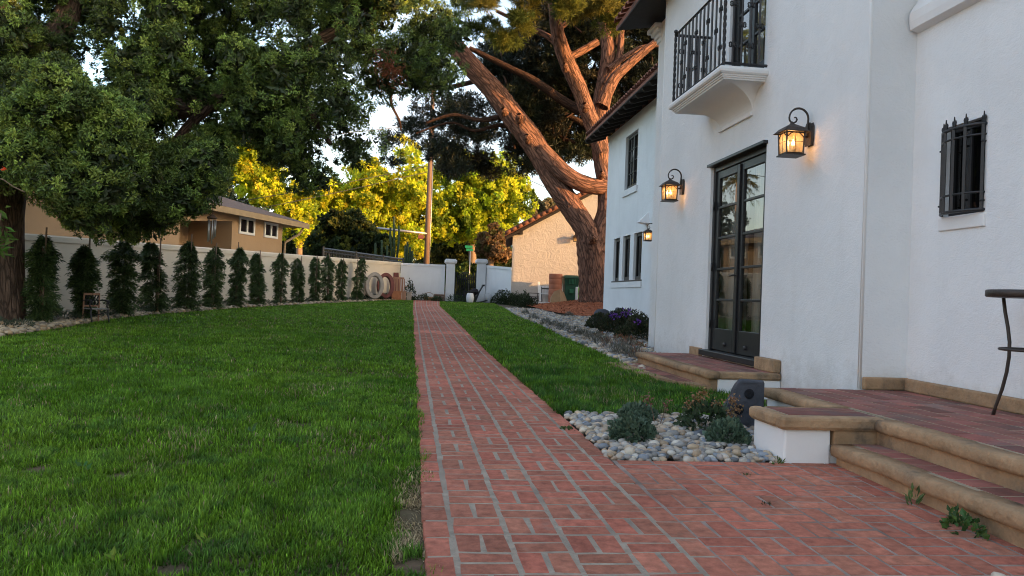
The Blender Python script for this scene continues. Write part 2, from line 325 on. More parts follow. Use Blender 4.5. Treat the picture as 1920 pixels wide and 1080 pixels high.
LE = np.array([(-4, -7.2), (5, -6.6), (11.3, -5.6), (13.6, -5.7), (15.7, -5.9), (18, -5.73), (22.6, -5.04), (28, -3.57), (36.3, -1.2), (37.2, -.9)])
def lawnL(y): return np.interp(y, LE[:, 0], LE[:, 1])
PLE = np.array([(-4, .11), (2.7, .04), (5.8, -.01), (8.4, -.055), (12.8, -.13), (19.4, -.23), (26, -.35), (38, -.5)])
def pathL(y): return np.interp(y, PLE[:, 0], PLE[:, 1])
PWE = np.array([(-4, 1.09), (6, 1.085), (11, 1.04), (26, 1.06), (30, 1.04), (38, 1.3)])
def pathR(y): return pathL(y) + np.interp(y, PWE[:, 0], PWE[:, 1])
RE = np.array([(5.9, 2.95), (7.2, 3.0), (7.3, 2.72), (9.0, 2.47), (10.2, 2.58), (14.5, 2.64), (18.8, 2.78), (22.8, 2.76), (27, 2.95), (30, 3.1), (31, 3.1), (36.5, 3.2)])
def lawnR(y): return np.interp(y, RE[:, 0], RE[:, 1])
yy = [-4, 0, 5, 8, 11.3, 13.6, 15.7, 18, 22.6, 28, 32, 36.3, 37.2]
gsheet('lawn_soil', [(y, float(lawnL(y)) - .1, float(pathL(y)) + .06) for y in yy], M_soil, -.012)
gsheet('lawn_soil', [(y, float(pathR(y)) - .06, float(lawnR(y))) for y in [5.93, 7.2, 7.3, 9, 10.2, 14.5, 18.8, 22.8, 27, 30, 31, 36.5]], M_soil, -.012)
# planting beds
gsheet('planting_bed', [(y, -16, float(lawnL(y)) + .02) for y in yy[1:]], M_bed, .0)
gsheet('planting_bed', [(y, float(lawnR(y)) - .02, x) for y, x in [(7.4, 3.4), (9.0, 3.4), (9.9, 3.6), (12.7, 3.7), (12.8, 5.6), (24.5, 5.6), (27, 9), (30, 10), (36, 10)]], M_bed, .0)
gsheet('planting_bed', [(y, 1.06, 2.72) for y in (4.40, 5.95)], M_bed, -.02)
gsheet('planting_bed', [(y, 1.6, 2.6) for y in (1.2, 2.66)], M_bed, -.02)
gsheet('gate_paving', [(y, a, 4.0) for y, a in ((36.4, .75), (37.2, -1.0), (38.4, -1.2), (44.5, -1.2))], M_brick, -.004)

# ------------------------------------------------------------------ brick paving
def paving(name, frame, cells, m=M_brick, top=.0098, chamf=.0035, jit=.003, hue=.16):
    V = []; Fc = []; C = []
    for (t0, t1, s0, s1, tone) in cells:
        j = lambda: random.gauss(0, jit)
        o = [(t0 + j(), s0 + j()), (t1 + j(), s0 + j()), (t1 + j(), s1 + j()), (t0 + j(), s1 + j())]
        n = len(V); hz = top + random.uniform(-.0005, .0007); k = random.uniform(1 - hue, 1 + hue); kk = random.uniform(-.06, .06)
        c = (k * tone * (1 + kk), k * tone * (1 - kk), k * tone * (1 - kk * .6))
        cx = (t0 + t1) / 2; cy = (s0 + s1) / 2; tilt = (random.uniform(-.004, .004), random.uniform(-.004, .004))
        for (a, b) in o: V.append(frame(a, b, -.004)); C.append(c)
        for (a, b) in o:
            a2 = a + math.copysign(chamf, cx - a); b2 = b + math.copysign(chamf, cy - b)
            V.append(frame(a2, b2, hz + (a2 - cx) * tilt[0] + (b2 - cy) * tilt[1])); C.append(c)
        Fc.append((n + 4, n + 5, n + 6, n + 7))
        for q in range(4): Fc.append((n + q, n + (q + 1) % 4, n + 4 + (q + 1) % 4, n + 4 + q))
    V = np.array(V); fl = np.array(Fc).ravel(); st = np.arange(len(Fc)) * 4
    o = raw_mesh(name, V, fl, st, m, None, np.array(C)); return o

def basket(t_start, ncol, s0, s1, parity=0, jl=.019, mod=.198, jm=.013, hg=.016, off=.02, tone=lambda t, s: 1., skip=None):
    cells = []; L_ = .200; row = L_ + jm
    for c in range(ncol):
        t = t_start + c * (mod + jl); s = s0 - random.uniform(0, off); r = 0
        while s < s1:
            tn = tone(t, s)
            if (r + c + parity) % 2 == 0:            # two stretchers across the column
                cells.append((t, t + mod, s, s + .093, tn)); cells.append((t, t + mod, s + .106, s + .200, tn))
            else:                                    # two headers side by side
                hm = mod / 2; cells.append((t, t + hm - hg / 2, s, s + L_, tn)); cells.append((t + hm + hg / 2, t + mod, s, s + L_, tn))
            s += row; r += 1
    return [c for c in cells if not (skip and skip(c))]
def pathframe(t, s, z):
    x0 = float(pathL(s)); wd = (float(pathR(s)) - x0) / 1.09
    return (x0 + t * wd, s, gz(s) + z)
def path_tone(t, s):
    k = 1.
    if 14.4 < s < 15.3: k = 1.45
    return k * (1 + .12 * (vn(t * 2.2 + 5, s * .9) - .5) * 2)
cells = basket(.122, 4, -2, 38.1, tone=path_tone)
s = -2.
while s < 38.1:
    for t in ((0, .10), (.99, 1.09)):
        cells.append((t[0], t[1], s, s + .198, path_tone(t[0], s)))
    s += .211
tag(paving('brick_path', pathframe, cells), kind='structure')
gsheet('path_mortar', [(y, float(pathL(y)) + .012, float(pathR(y)) - .012) for y in np.linspace(-2, 38.2, 42)], M_mortar, .0084)
PSL = .012                                            # the side terrace paving lies a little flatter
def plz(y): return gz(y)
cells = basket(1.125, 8, 2.655, 4.31, parity=1, jl=.011, mod=.198, jm=.009, hg=.009, off=0)
for k in range(8): cells.append((1.125 + k * .209, 1.125 + k * .209 + .2, 4.337, 4.42, 1.05))
for k in range(8): cells.append((1.125 + k * .209, 1.125 + k * .209 + .2, 2.565, 2.645, 1.05))
tag(paving('brick_paving', lambda t, s, z: (t, s, gz(s) + z), cells, jit=.003), kind='structure')
gsheet('paving_mortar', [(y, 1.10, 2.66) for y in (2.56, 3.3, 4.0, 4.42)], M_mortar2, .0083)

# ------------------------------------------------------------------ pebbles
def ico():
    t = (1 + 5 ** .5) / 2
    v = [(-1, t, 0), (1, t, 0), (-1, -t, 0), (1, -t, 0), (0, -1, t), (0, 1, t), (0, -1, -t), (0, 1, -t), (t, 0, -1), (t, 0, 1), (-t, 0, -1), (-t, 0, 1)]
    f = [(0, 11, 5), (0, 5, 1), (0, 1, 7), (0, 7, 10), (0, 10, 11), (1, 5, 9), (5, 11, 4), (11, 10, 2), (10, 7, 6), (7, 1, 8), (3, 9, 4), (3, 4, 2), (3, 2, 6), (3, 6, 8), (3, 8, 9), (4, 9, 5), (2, 4, 11), (6, 2, 10), (8, 6, 7), (9, 8, 1)]
    return np.array(v, float) / math.hypot(1, t), np.array(f)
def ico2():
    v, f = ico(); v = list(map(tuple, v)); cache = {}; nf = []
    def mid(a, b):
        k = (min(a, b), max(a, b))
        if k not in cache:
            p = (np.array(v[a]) + np.array(v[b])) / 2; p /= np.linalg.norm(p); cache[k] = len(v); v.append(tuple(p))
        return cache[k]
    for a, b, c in f:
        x, y, z = mid(a, b), mid(b, c), mid(c, a); nf += [(a, x, z), (b, y, x), (c, z, y), (x, y, z)]
    return np.array(v), np.array(nf)
PEBC = 1.12 * np.array([(.42, .33, .23), (.46, .41, .33), (.34, .26, .19), (.30, .27, .23), (.36, .33, .29), (.22, .21, .20), (.14, .15, .165), (.42, .39, .34), (.33, .25, .17), (.20, .22, .25), (.38, .30, .22), (.26, .24, .22)])
def pebbles(name, X, Y, size, fine, palette=PEBC, flat=.62, lift=.3, label=None, tone=1., base=gz, parent=None):
    v, f = (ico2() if fine else ico()); n = len(X)
    s = size * rng.uniform(.55, 1.25, n); sc3 = np.stack([s * rng.uniform(.85, 1.3, n), s * rng.uniform(.7, 1.05, n), s * flat * rng.uniform(.8, 1.15, n)], 1)
    a = rng.uniform(0, 2 * math.pi, n); tx = rng.normal(0, .3, n)
    P = v[None] * sc3[:, None]; P = P * (1 + .08 * rng.normal(size=(n, len(v), 1)))
    y2 = P[..., 1] * np.cos(tx)[:, None] - P[..., 2] * np.sin(tx)[:, None]; z2 = P[..., 1] * np.sin(tx)[:, None] + P[..., 2] * np.cos(tx)[:, None]
    x3 = P[..., 0] * np.cos(a)[:, None] - y2 * np.sin(a)[:, None]; y3 = P[..., 0] * np.sin(a)[:, None] + y2 * np.cos(a)[:, None]
    Z = np.array([base(q) for q in Y]) + s * lift + rng.uniform(0, 1, n) ** 2 * size * .9
    V = np.stack([x3 + X[:, None], y3 + Y[:, None], z2 + Z[:, None]], -1).reshape(-1, 3)
    Ff = (f[None] + (np.arange(n) * len(v))[:, None, None]).reshape(-1, 3)
    c = palette[rng.integers(0, len(palette), n)] * rng.uniform(.75, 1.2, (n, 1)) * tone
    C = np.repeat(c, len(v), 0)
    o = raw_mesh(name, V, Ff.ravel(), np.arange(len(Ff)) * 3, M_peb, parent, C, smooth=True)
    return tag(o, label, 'pebbles', kind='stuff')
# near bed
n = 2300; X = rng.uniform(1.10, 2.62, n); Y = rng.uniform(4.43, 5.98, n)
k = ~((X > 2.10) & (Y < 4.82)); pebbles('pebble_bed', X[k], Y[k], .029, True, base=lambda y: gz(y) - .004, label='bed of grey and tan river pebbles between the brick path and the white step block')
n = 420; X = rng.uniform(1.75, 2.55, n); Y = rng.uniform(2.1, 2.55, n)
pebbles('pebble_bed', X, Y, .032, True, label='strip of river pebbles at the near edge of the brick paving')
n = 30000; Y = rng.uniform(8.9, 30, n); X = rng.uniform(2.4, 5.7, n)
keep = (X > lawnR(Y) + .02) & ~((Y < 9.95) & (X > 2.68)) & ~((Y < 12.8) & (X > 3.75)) & (rng.random(n) < np.clip(14 / Y, 0, 1)) & ~((Y > 24.3) & (X > 4.3)) & ~((Y < 9.95) & (X < 2.5))
pebbles('pebble_bed', X[keep], Y[keep], .040, False, label='long bed of pale pebbles beside the house wall', flat=.7, tone=1.0)
n = 16000; Y = rng.uniform(9, 36.5, n); X = lawnL(Y) - rng.uniform(0, 1.7, n)
keep = rng.random(n) < np.clip(15 / Y, 0, 1)
pebbles('pebble_bed', X[keep], Y[keep], .052, False, palette=PEBC[[0, 1, 4, 5, 7]] * np.array([1.0, .88, .70]), label='strip of tan pebbles under the young trees along the garden wall', tone=.85)

# ------------------------------------------------------------------ mulch mound under the pine
def mound(x, y): return gz(y) + .40 * np.exp(-(((x - 7.2) / 2.2) ** 2 + ((y - 31.5) / 3.0) ** 2)) + .03 * (vn(x * 2, y * 2) - .5)
gx = np.linspace(3.95, 12.5, 44); gy = np.linspace(24.7, 35.9, 58); GX, GY = np.meshgrid(gx, gy, indexing='ij')
GXs = GX + np.where(GX < 4.0, 0, 0) + np.interp(GY, [24.7, 27, 31, 35.9], [1.05, .55, .3, .3]) * (1 - (GX - 3.95) / 8.55)
GZ = mound(GXs, GY) + .03
V = np.stack([GXs, GY, GZ], -1).reshape(-1, 3); a_ = np.arange(44 * 58).reshape(44, 58)
Fq = np.stack([a_[:-1, :-1], a_[1:, :-1], a_[1:, 1:], a_[:-1, 1:]], -1).reshape(-1, 4)
M_mound = mat('mulch_ground', (.30, .10, .05), .95, .35, 5, .8, 14, .1, stretch=(1, 3, 1), mottle=((.14, .05, .03), 3, .5, .7), bd=.05)
tag(raw_mesh('mulch_mound', V, Fq.ravel(), np.arange(len(Fq)) * 4, M_mound, smooth=True), kind='structure')
n = 9000; X = rng.uniform(4.3, 9, n); Y = rng.uniform(24.8, 34.5, n); X = X + np.interp(Y, [24.7, 27, 31, 35.9], [1.05, .55, .3, .3]) * .6
a = rng.normal(0, .5, n) + (rng.random(n) < .2) * 1.5; L_ = rng.uniform(.05, .16, n); Wd = rng.uniform(.012, .03, n)
dx, dy = np.cos(a) * L_ / 2, np.sin(a) * L_ / 2; wx, wy = -np.sin(a) * Wd / 2, np.cos(a) * Wd / 2
Z = mound(X, Y) + .045; zt = rng.normal(0, .02, n)
V = np.stack([np.stack([X - dx - wx, Y - dy - wy, Z - zt], -1), np.stack([X + dx - wx, Y + dy - wy, Z + zt], -1), np.stack([X + dx + wx, Y + dy + wy, Z + zt + .008], -1), np.stack([X - dx + wx, Y - dy + wy, Z - zt + .008], -1)], 1).reshape(-1, 3)
c = np.array([(.40, .14, .07)]) * rng.uniform(.4, 1.25, (n, 1)); C = np.repeat(c, 4, 0)
tag(raw_mesh('bark_chips', V, np.arange(4 * n), np.arange(n) * 4, M_mulch, cols=C), 'scattered orange bark chips lying over the mound under the pine', 'mulch', kind='stuff')

# ------------------------------------------------------------------ grass
DIRT = [(at(345, 880, 4.3), .06), (at(225, 907, 4.0), .07), (at(505, 918, 3.9), .05), (at(320, 1060, 2.75), .06), (at(70, 905, 4.1), .10), (at(780, 1045, 2.8), .09), (at(770, 960, 3.4), .10), (at(560, 795, 5.4), .09)]
def grass(name, y0, y1, xl, xr, dens, hgt, wid, seed, label, dark=0.):
    rg = np.random.default_rng(seed)
    N0 = int(dens * (y1 - y0) * (xr - xl)); Y = rg.uniform(y0, y1, N0); X = rg.uniform(xl, xr, N0)
    if xl < -.5:
        k = (X > np.maximum(lawnL(Y), -.56 * Y - 1.2)) & (X < pathL(Y) + .015 + .11 * (vn(Y * 4, Y * 0 + 3) - .42) * np.clip(3.5 / Y, 0.25, 1))
    else:
        k = (X > pathR(Y) - .02) & (X < lawnR(Y) + .03 * vn(Y * 3, Y * 0))
    X, Y = X[k], Y[k]
    far = 0.
    thin = np.ones(len(X))
    for p, r_ in DIRT:
        d = np.hypot((X - p.x), (Y - p.y) * .8) + .05 * (vn(X * 14, Y * 14) - .5); thin *= np.clip((d - r_ * .55) / (r_ * .6), .03, 1)
    dry = np.clip(1.3 - np.abs(X - pathL(Y)) / .11, 0, 1) * np.clip((4.4 - Y) / .8, 0, 1) * (vn(X * 4, Y * 3.5) > .42) if xl < -.5 else np.zeros(len(X))
    k = rg.random(len(X)) < thin * (.55 + .45 * vn(X * 5, Y * 5)); X, Y, dry = X[k], Y[k], dry[k]; n = len(X)
    big = vn(X * .8 + 3, Y * .8); sm = vn(X * 4.1, Y * 4.1 + 9); cl = vn(X * 11 + 5, Y * 11)
    h = hgt * (.55 + .5 * sm + .35 * rg.random(n)) * (1 - .35 * dry); wd = wid * rg.uniform(.6, 1.3, n)
    a = rg.uniform(0, 2 * math.pi, n) ; la = vn(X * 3, Y * 3) * 6.28 * 1.5
    a = np.where(rg.random(n) < .5, la + rg.normal(0, .5, n), a)
    lean = np.abs(rg.normal(.62, .42, n)) + .5 * dry; dx, dy = np.cos(a), np.sin(a)
    sx, sy = -dy * wd / 2, dx * wd / 2; z = gz(Y) - .012
    f1 = .5; hx = h * np.sin(lean) ; hz = h * np.cos(np.minimum(lean, 1.35))
    b0 = np.stack([X - sx, Y - sy, z], -1); b1 = np.stack([X + sx, Y + sy, z], -1)
    m0 = np.stack([X + dx * hx * .35 - sx * .8, Y + dy * hx * .35 - sy * .8, z + hz * .6], -1); m1 = np.stack([X + dx * hx * .35 + sx * .8, Y + dy * hx * .35 + sy * .8, z + hz * .6], -1)
    t = np.stack([X + dx * hx, Y + dy * hx, z + hz], -1)
    V = np.stack([b0, b1, m1, m0, t], 1).reshape(-1, 3)
    i = np.arange(n)[:, None] * 5
    Fl = np.concatenate([i + np.array([[0, 1, 2, 3]]), i + np.array([[3, 2, 4]])], 1).ravel(); st = np.stack([np.arange(n) * 7, np.arange(n) * 7 + 4], 1).ravel()
    g1 = np.array([.084, .190, .016]); g2 = np.array([.145, .265, .024]); g3 = np.array([.050, .125, .022]); st_c = np.array([.46, .36, .21])
    mixv = np.clip(big * 1.1 + rg.normal(0, .18, n), 0, 1)[:, None]; c = g1 * (1 - mixv) + g2 * mixv
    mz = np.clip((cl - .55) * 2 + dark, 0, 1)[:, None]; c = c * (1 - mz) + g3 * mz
    br = (rg.random(n) < (.015 + .10 * (vn(X * 2.2, Y * 2.2) > .72)))[:, None]; c = np.where(br, st_c * .7, c)
    dd = (rg.random(n) < dry)[:, None]; c = np.where(dd, st_c * rg.uniform(.7, 1.2, (n, 1)), c)
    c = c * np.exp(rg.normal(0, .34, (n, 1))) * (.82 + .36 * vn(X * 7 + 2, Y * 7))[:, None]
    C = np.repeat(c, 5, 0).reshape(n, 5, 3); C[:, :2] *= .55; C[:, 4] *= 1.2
    return tag(raw_mesh(name, V, Fl, st, M_grass, cols=C.reshape(-1, 3)), label, 'grass', kind='stuff')
LG = 'short green lawn left of the brick path'
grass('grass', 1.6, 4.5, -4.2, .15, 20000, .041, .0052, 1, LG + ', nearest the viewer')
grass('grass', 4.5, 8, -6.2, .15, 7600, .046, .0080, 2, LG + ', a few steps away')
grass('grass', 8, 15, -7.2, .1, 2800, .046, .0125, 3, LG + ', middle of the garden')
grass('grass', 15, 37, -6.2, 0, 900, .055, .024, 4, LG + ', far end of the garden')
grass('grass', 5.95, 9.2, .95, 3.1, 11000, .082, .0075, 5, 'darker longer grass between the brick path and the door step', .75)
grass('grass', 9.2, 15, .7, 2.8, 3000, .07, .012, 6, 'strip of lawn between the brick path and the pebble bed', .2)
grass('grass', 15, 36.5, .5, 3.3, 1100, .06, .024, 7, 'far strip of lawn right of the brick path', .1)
# ================================================================== HOUSE
house = thing('stucco_house', (3.5, 8, .1), 'large white stucco house with black French door, balcony and iron lanterns', 'house')
XW, XR, XS, XG = 3.5, 3.905, 3.73, 5.65
def wall_x(mb, X, y0, y1, z0, z1, holes, depth=.12):
    ysx = sorted({y0, y1, *[h[0] for h in holes], *[h[1] for h in holes]}); zsx = sorted({z0, z1, *[h[2] for h in holes], *[h[3] for h in holes]})
    for a, b in zip(ysx[:-1], ysx[1:]):
        for c, d in zip(zsx[:-1], zsx[1:]):
            my, mz = (a + b) / 2, (c + d) / 2
            if any(h[0] < my < h[1] and h[2] < mz < h[3] for h in holes): continue
            mb.quad((X, a, c), (X, a, d), (X, b, d), (X, b, c))
    for (a, b, c, d) in holes:
        e = X + depth
        mb.quad((X, a, c), (e, a, c), (e, a, d), (X, a, d)); mb.quad((X, b, d), (e, b, d), (e, b, c), (X, b, c))
        mb.quad((X, a, d), (e, a, d), (e, b, d), (X, b, d)); mb.quad((X, b, c), (e, b, c), (e, a, c), (X, a, c))
DY0, DY1, DZ0, DZ1 = 7.89, 9.49, .395, 2.70
BY0, BY1, BZ0, BZ1 = 8.02, 9.03, 3.50, 5.6
wb = MB()
wall_x(wb, XW, 6.0, 11.66, -.05, 5.72, [(DY0, DY1, DZ0, DZ1), (BY0, BY1, BZ0, BZ1)])
wb.quad((XW, 6.0, -.05), (XR + .3, 6.0, -.05), (XR + .3, 6.0, 5.72), (XW, 6.0, 5.72))           # return beside the terrace
wb.quad((XW, 11.66, 5.72), (XS, 11.66, 5.72), (XS, 11.66, -.05), (XW, 11.66, -.05))
GW = (5.17, 5.61, 1.72, 2.40)
wall_x(wb, XR, -4, 6.0, -.05, 5.72, [GW], .11)
wall_x(wb, XS, 11.66, 12.77, -.05, 5.6, [])
wb.quad((XS, 12.77, -.05), (XS, 12.77, 5.6), (9, 12.77, 5.6), (9, 12.77, -.05))
W3 = [(20.25, 21.05, 1.56, 2.83), (21.45, 22.25, 1.56, 2.83), (22.62, 23.34, 1.56, 2.83)]
W2 = (21.0, 22.32, 4.15, 5.70)
wall_x(wb, XG, 12.77, 24.5, .1, 6.15, W3 + [W2], .16)
wb.quad((XG, 24.5, .1), (XG, 24.5, 6.15), (12.2, 24.5, 6.15), (12.2, 24.5, .1))
wb.add([(XG, 24.5, 6.15), (12.2, 24.5, 6.15), (8.9, 24.5, 7.35)], [(0, 2, 1)])
wb.quad((12.2, 24.5, 0), (12.2, 24.5, 6.1), (24.4, 24.5, 6.1), (24.4, 24.5, 0)); wb.quad((12.2, 15.5, 0), (24.4, 15.5, 0), (24.4, 15.5, 6.1), (12.2, 15.5, 6.1)); wb.quad((24.4, 15.5, 0), (24.4, 24.5, 0), (24.4, 24.5, 6.1), (24.4, 15.5, 6.1))  # unseen rear extension, added so its shade covers pine trunk and back wall
wb.quad((12.2, -4, 0), (12.2, 24.5, 0), (12.2, 24.5, 6.1), (12.2, -4, 6.1)); wb.quad((XR, -4, 0), (12.2, -4, 0), (12.2, -4, 5.7), (XR, -4, 5.7))
walls = wb.build('wall', M_wall, house)
# rounded corner beads and the band course
for y_, z_ in ((6.012, .36), (11.648, .1)): tb = MB(); tb.tube([(XW + .012, y_, z_), (XW + .012, y_, 5.6)], .016, 10); tb.build('corner_bead', M_wall_flat, house)
bm_ = MB(); bm_.prism([(XR - .002, -3.9, 3.25), (XR - .075, -3.9, 3.27), (XR - .085, -3.9, 3.33), (XR - .085, -3.9, 3.40), (XR - .05, -3.9, 3.46), (XR - .002, -3.9, 3.52)], (0, 9.88, 0))
bm_.build('band_course', M_wall_flat, house)
cn = MB()
for k, (z, o) in enumerate(((5.28, .05), (5.36, .11), (5.44, .20), (5.52, .30))): cn.box((XS - o * .4, 12.62, z), (XS + 1.2, 12.79 + o, z + .08 - .003))
cn.build('cornice', M_wall_flat, house, bevel=.015)
# dark rooms behind the openings
rm = MB(); rm.box((XW + .9, 7.0, .2), (XW + 1.0, 10.4, 2.9)); rm.build('dark_interior', M_room, house); rm = MB(); rm.box((XW + .9, 7.6, 3.3), (XW + 1, 9.6, 5.6)); rm.box((XW + .13, 6.9, 2.85), (XW + .9, 10.4, 2.9))
rm.box((XW + .13, 6.9, .33), (XW + .9, 10.4, .388))
rm.build('dark_interior', M_room, house); rm = MB(); rm.box((XR + .17, 4.9, 1.5), (XR + .2, 5.9, 2.7)); rm.build('dark_interior', M_room, house); rm = MB(); rm.box((XG + .5, 19.8, 1.2), (XG + .6, 23.8, 3.1)); rm.build('dark_interior', M_room, house); rm = MB(); rm.box((XG + .5, 20.5, 3.8), (XG + .6, 22.8, 6.0))
rm.build('dark_interior', M_room, house)

# roofs -------------------------------------------------------------
def tile_roof(x_eave, x_ridge, z_eave, z_ridge, y0, y1, pitch_n, name='roof', extra=0):
    mb = MB(); L_ = math.hypot(x_ridge - x_eave, z_ridge - z_eave); n = int((y1 - y0) / pitch_n); sx = (x_ridge - x_eave); sz = (z_ridge - z_eave)
    mb.prism([(x_eave + .06, y0, z_eave - .03), (x_ridge, y0, z_ridge - .03), (x_ridge, y0, z_ridge - .11), (x_eave + .06, y0, z_eave - .11)], (0, y1 - y0, 0))
    segs = 9
    for i in range(n):
        yc = y0 + (i + .5) * pitch_n
        for s_ in range(segs):
            u0, u1 = s_ / segs, (s_ + 1) / segs + .02
            a = Vector((x_eave + sx * u0 - .0, yc + random.gauss(0, .008), z_eave + sz * u0)); b = Vector((x_eave + sx * u1, yc, z_eave + sz * u1))
            nn = 7; vs = []
            mb.col = tuple([random.uniform(.6, 1.3)] * 3)
            for (p, r_) in ((a, .095), (b, .078)):
                for j in range(nn):
                    t = math.pi * j / (nn - 1); vs.append(p + Vector((0, r_ * math.cos(t), r_ * .75 * math.sin(t))))
            for (p, r_) in ((a, .078),):
                for j in range(nn):
                    t = math.pi * j / (nn - 1); vs.append(p + Vector((0.0, r_ * math.cos(t), r_ * .72 * math.sin(t) - .008)))
            fs = [(j, j + 1, nn + j + 1, nn + j) for j in range(nn - 1)] + [(j + 1, j, 2 * nn + j, 2 * nn + j + 1) for j in range(nn - 1)]
            mb.add(vs, fs, False)
    return mb
M_tilec = mat('roof_tile_clay', (.25, .105, .07), .85, .25, 5, .3, 30, col=True, mottle=((.10, .07, .06), 3, .5, .75))
rb = tile_roof(4.93, 8.9, 6.22, 7.55, 12.3, 24.95, .235)
for s_ in ((12.87, 8.9),): rb.prism([(12.9, 12.3, 6.1), (8.9, 12.3, 7.5), (8.9, 12.3, 7.4), (12.9, 12.3, 6.0)], (0, 12.65, 0))
rb.box((12.9, 15.5, 6.0), (24.4, 24.5, 6.25))  # flat roof of the unseen extension added for its shade
roof = rb.build('roof', M_tilec, house, colattr=True)
for k in range(21):
    raf = MB(); y = 12.9 + k * .6; raf.prism([(4.99, y, 6.11), (XG, y, 6.30), (XG, y, 6.17), (5.06, y, 5.98), (5.0, y, 6.03)], (0, .10, 0)); raf.build('rafter_tail', M_eave, roof)
sof = MB(); sof.prism([(4.97, 12.31, 6.10), (XG + .05, 12.31, 6.335), (XG + .05, 12.31, 6.30), (4.97, 12.31, 6.07)], (0, 12.63, 0)); sof.build('soffit', M_eave, roof)
rb = tile_roof(3.05, 7.6, 5.72, 7.4, -4.2, 13.25, .235)
rb.prism([(12.8, -4.2, 5.6), (7.6, -4.2, 7.36), (7.6, -4.2, 7.25), (12.8, -4.2, 5.5)], (0, 17.4, 0))
roof2 = rb.build('roof', M_tilec, house, colattr=True)
sof = MB(); sof.prism([(3.10, -4.1, 5.60), (XW + .5, -4.1, 5.76), (XW + .5, -4.1, 5.72), (3.1, -4.1, 5.57)], (0, 17.2, 0)); sof.build('soffit', M_eave, roof2)

# French door --------------------------------------------------------
def leaf_door(parent, X, ya, yb, z0, z1, glass_z, mull, stile=.095, dep=.045):
    """one glazed door leaf in the plane X: frame mesh plus one glass sheet"""
    mb = MB()
    mb.box((X, ya, z0), (X + dep, ya + stile, z1)); mb.box((X, yb - stile, z0), (X + dep, yb, z1))
    mb.box((X, ya + stile, z0), (X + dep, yb - stile, glass_z[0])); mb.box((X, ya + stile, glass_z[1]), (X + dep, yb - stile, z1))
    for z in mull: mb.box((X + .004, ya + stile, z - .014), (X + dep - .004, yb - stile, z + .014))
    mb.build('leaf', M_black, parent, bevel=.004)
    g_ = MB(); g_.quad((X + .02, ya + stile, glass_z[0]), (X + .02, ya + stile, glass_z[1]), (X + .02, yb - stile, glass_z[1]), (X + .02, yb - stile, glass_z[0]))
    g_.build('glass', M_glass, parent)
door = bpy.data.objects.new('french_door', None); COL.objects.link(door); door.parent = house; door.location = Vector((XW, 8.7, .4)) - house.location
db = MB(); X0 = XW + .055
db.box((X0 - .02, DY0, DZ0 + .04), (X0 + .06, DY0 + .06, DZ1 - .002)); db.box((X0 - .02, DY1 - .06, DZ0 + .04), (X0 + .06, DY1, DZ1 - .002)); db.box((X0 - .02, DY0 + .06, DZ1 - .075), (X0 + .06, DY1 - .06, DZ1 - .002))
db.box((XW - .05, DY0 - .03, DZ1 - .012), (XW + .06, DY1 + .03, DZ1 + .022))
db.build('frame', M_black, door, bevel=.004)
sb = MB(); sb.box((XW - .07, DY0 - .04, DZ0 - .035), (XW + .15, DY1 + .05, DZ0 + .035)); sb.build('threshold', M_black, door, bevel=.008)
ym = (DY0 + DY1) / 2; mz = [2.175, 1.80, 1.42, 1.045]
leaf_door(door, X0, DY0 + .062, ym - .003, DZ0 + .045, DZ1 - .08, (.70, 2.53), mz)
leaf_door(door, X0, ym + .003, DY1 - .062, DZ0 + .045, DZ1 - .08, (.70, 2.53), mz)
ast = MB(); ast.box((X0 - .022, ym - .028, DZ0 + .05), (X0 - .002, ym + .028, DZ1 - .09)); ast.build('astragal', M_black, door, bevel=.004)
for y in (ym - .3, ym + .3): hd = MB(); hd.lathe([(.0, -.02), (.022, -.018), (.026, 0), (.02, .012)], (X0 - .01, y, .52), 12, Matrix.Rotation(R(-90), 3, 'Y').to_4x4()); hd.build('knob', M_iron, door)
for z in (.75, 1.45, 2.2): hd = MB(); hd.tube([(X0 - .03, DY1 - .065, z - .05), (X0 - .03, DY1 - .065, z + .05)], .011, 8); hd.build('hinge', M_iron, door)
hd = MB()
hd.tube([(X0 - .02, ym - .02, 1.33), (X0 - .06, ym - .02, 1.33), (X0 - .06, ym + .09, 1.325)], .009, 8)
hd.build('handle', M_iron, door)
cu = MB()
for (a, b) in ((DY0 + .20, DY0 + .02), (DY0 + .50, DY0 + .38), (ym + .42, ym + .60), (ym + .06, ym + .16)):
    pass
def drape(mb, X, ya, yb, z0, z1, k=9):
    n = 26; vs = []
    for i in range(n + 1):
        y = ya + (yb - ya) * i / n; x = X + .022 * math.sin(i / n * math.pi * 2 * k / 3)
        vs += [(x, y, z0), (x, y, z1)]
    mb.add(vs, [(2 * i, 2 * i + 1, 2 * i + 3, 2 * i + 2) for i in range(n)], True)
drape(cu, XW + .24, ym + .50, ym + .72, .41, 2.8); drape(cu, XW + .24, ym - .22, ym - .04, .41, 2.8)
cu.build('curtain', M_curt, house)
cu2 = MB(); drape(cu2, XW + .3, 8.75, 9.0, 3.52, 5.6); cu2.build('curtain', M_curt, house)

# upper balcony door
bd_ = bpy.data.objects.new('balcony_door', None); COL.objects.link(bd_); bd_.parent = house; bd_.location = Vector((XW, 8.5, 3.5)) - house.location
fb = MB(); fb.box((X0 - .02, BY0, BZ0), (X0 + .06, BY0 + .05, BZ1)); fb.box((X0 - .02, BY1 - .05, BZ0), (X0 + .06, BY1, BZ1)); fb.box((X0 - .02, BY0 + .05, BZ1 - .06), (X0 + .06, BY1 - .05, BZ1))
fb.build('frame', M_black, bd_, bevel=.004); bm2 = (BY0 + BY1) / 2
for (a, b) in ((BY0 + .052, bm2 - .003), (bm2 + .003, BY1 - .052)): leaf_door(bd_, X0, a, b, BZ0 + .03, BZ1 - .07, (BZ0 + .16, BZ1 - .18), [BZ0 + .16 + .36 * i for i in range(1, 5)], .075)

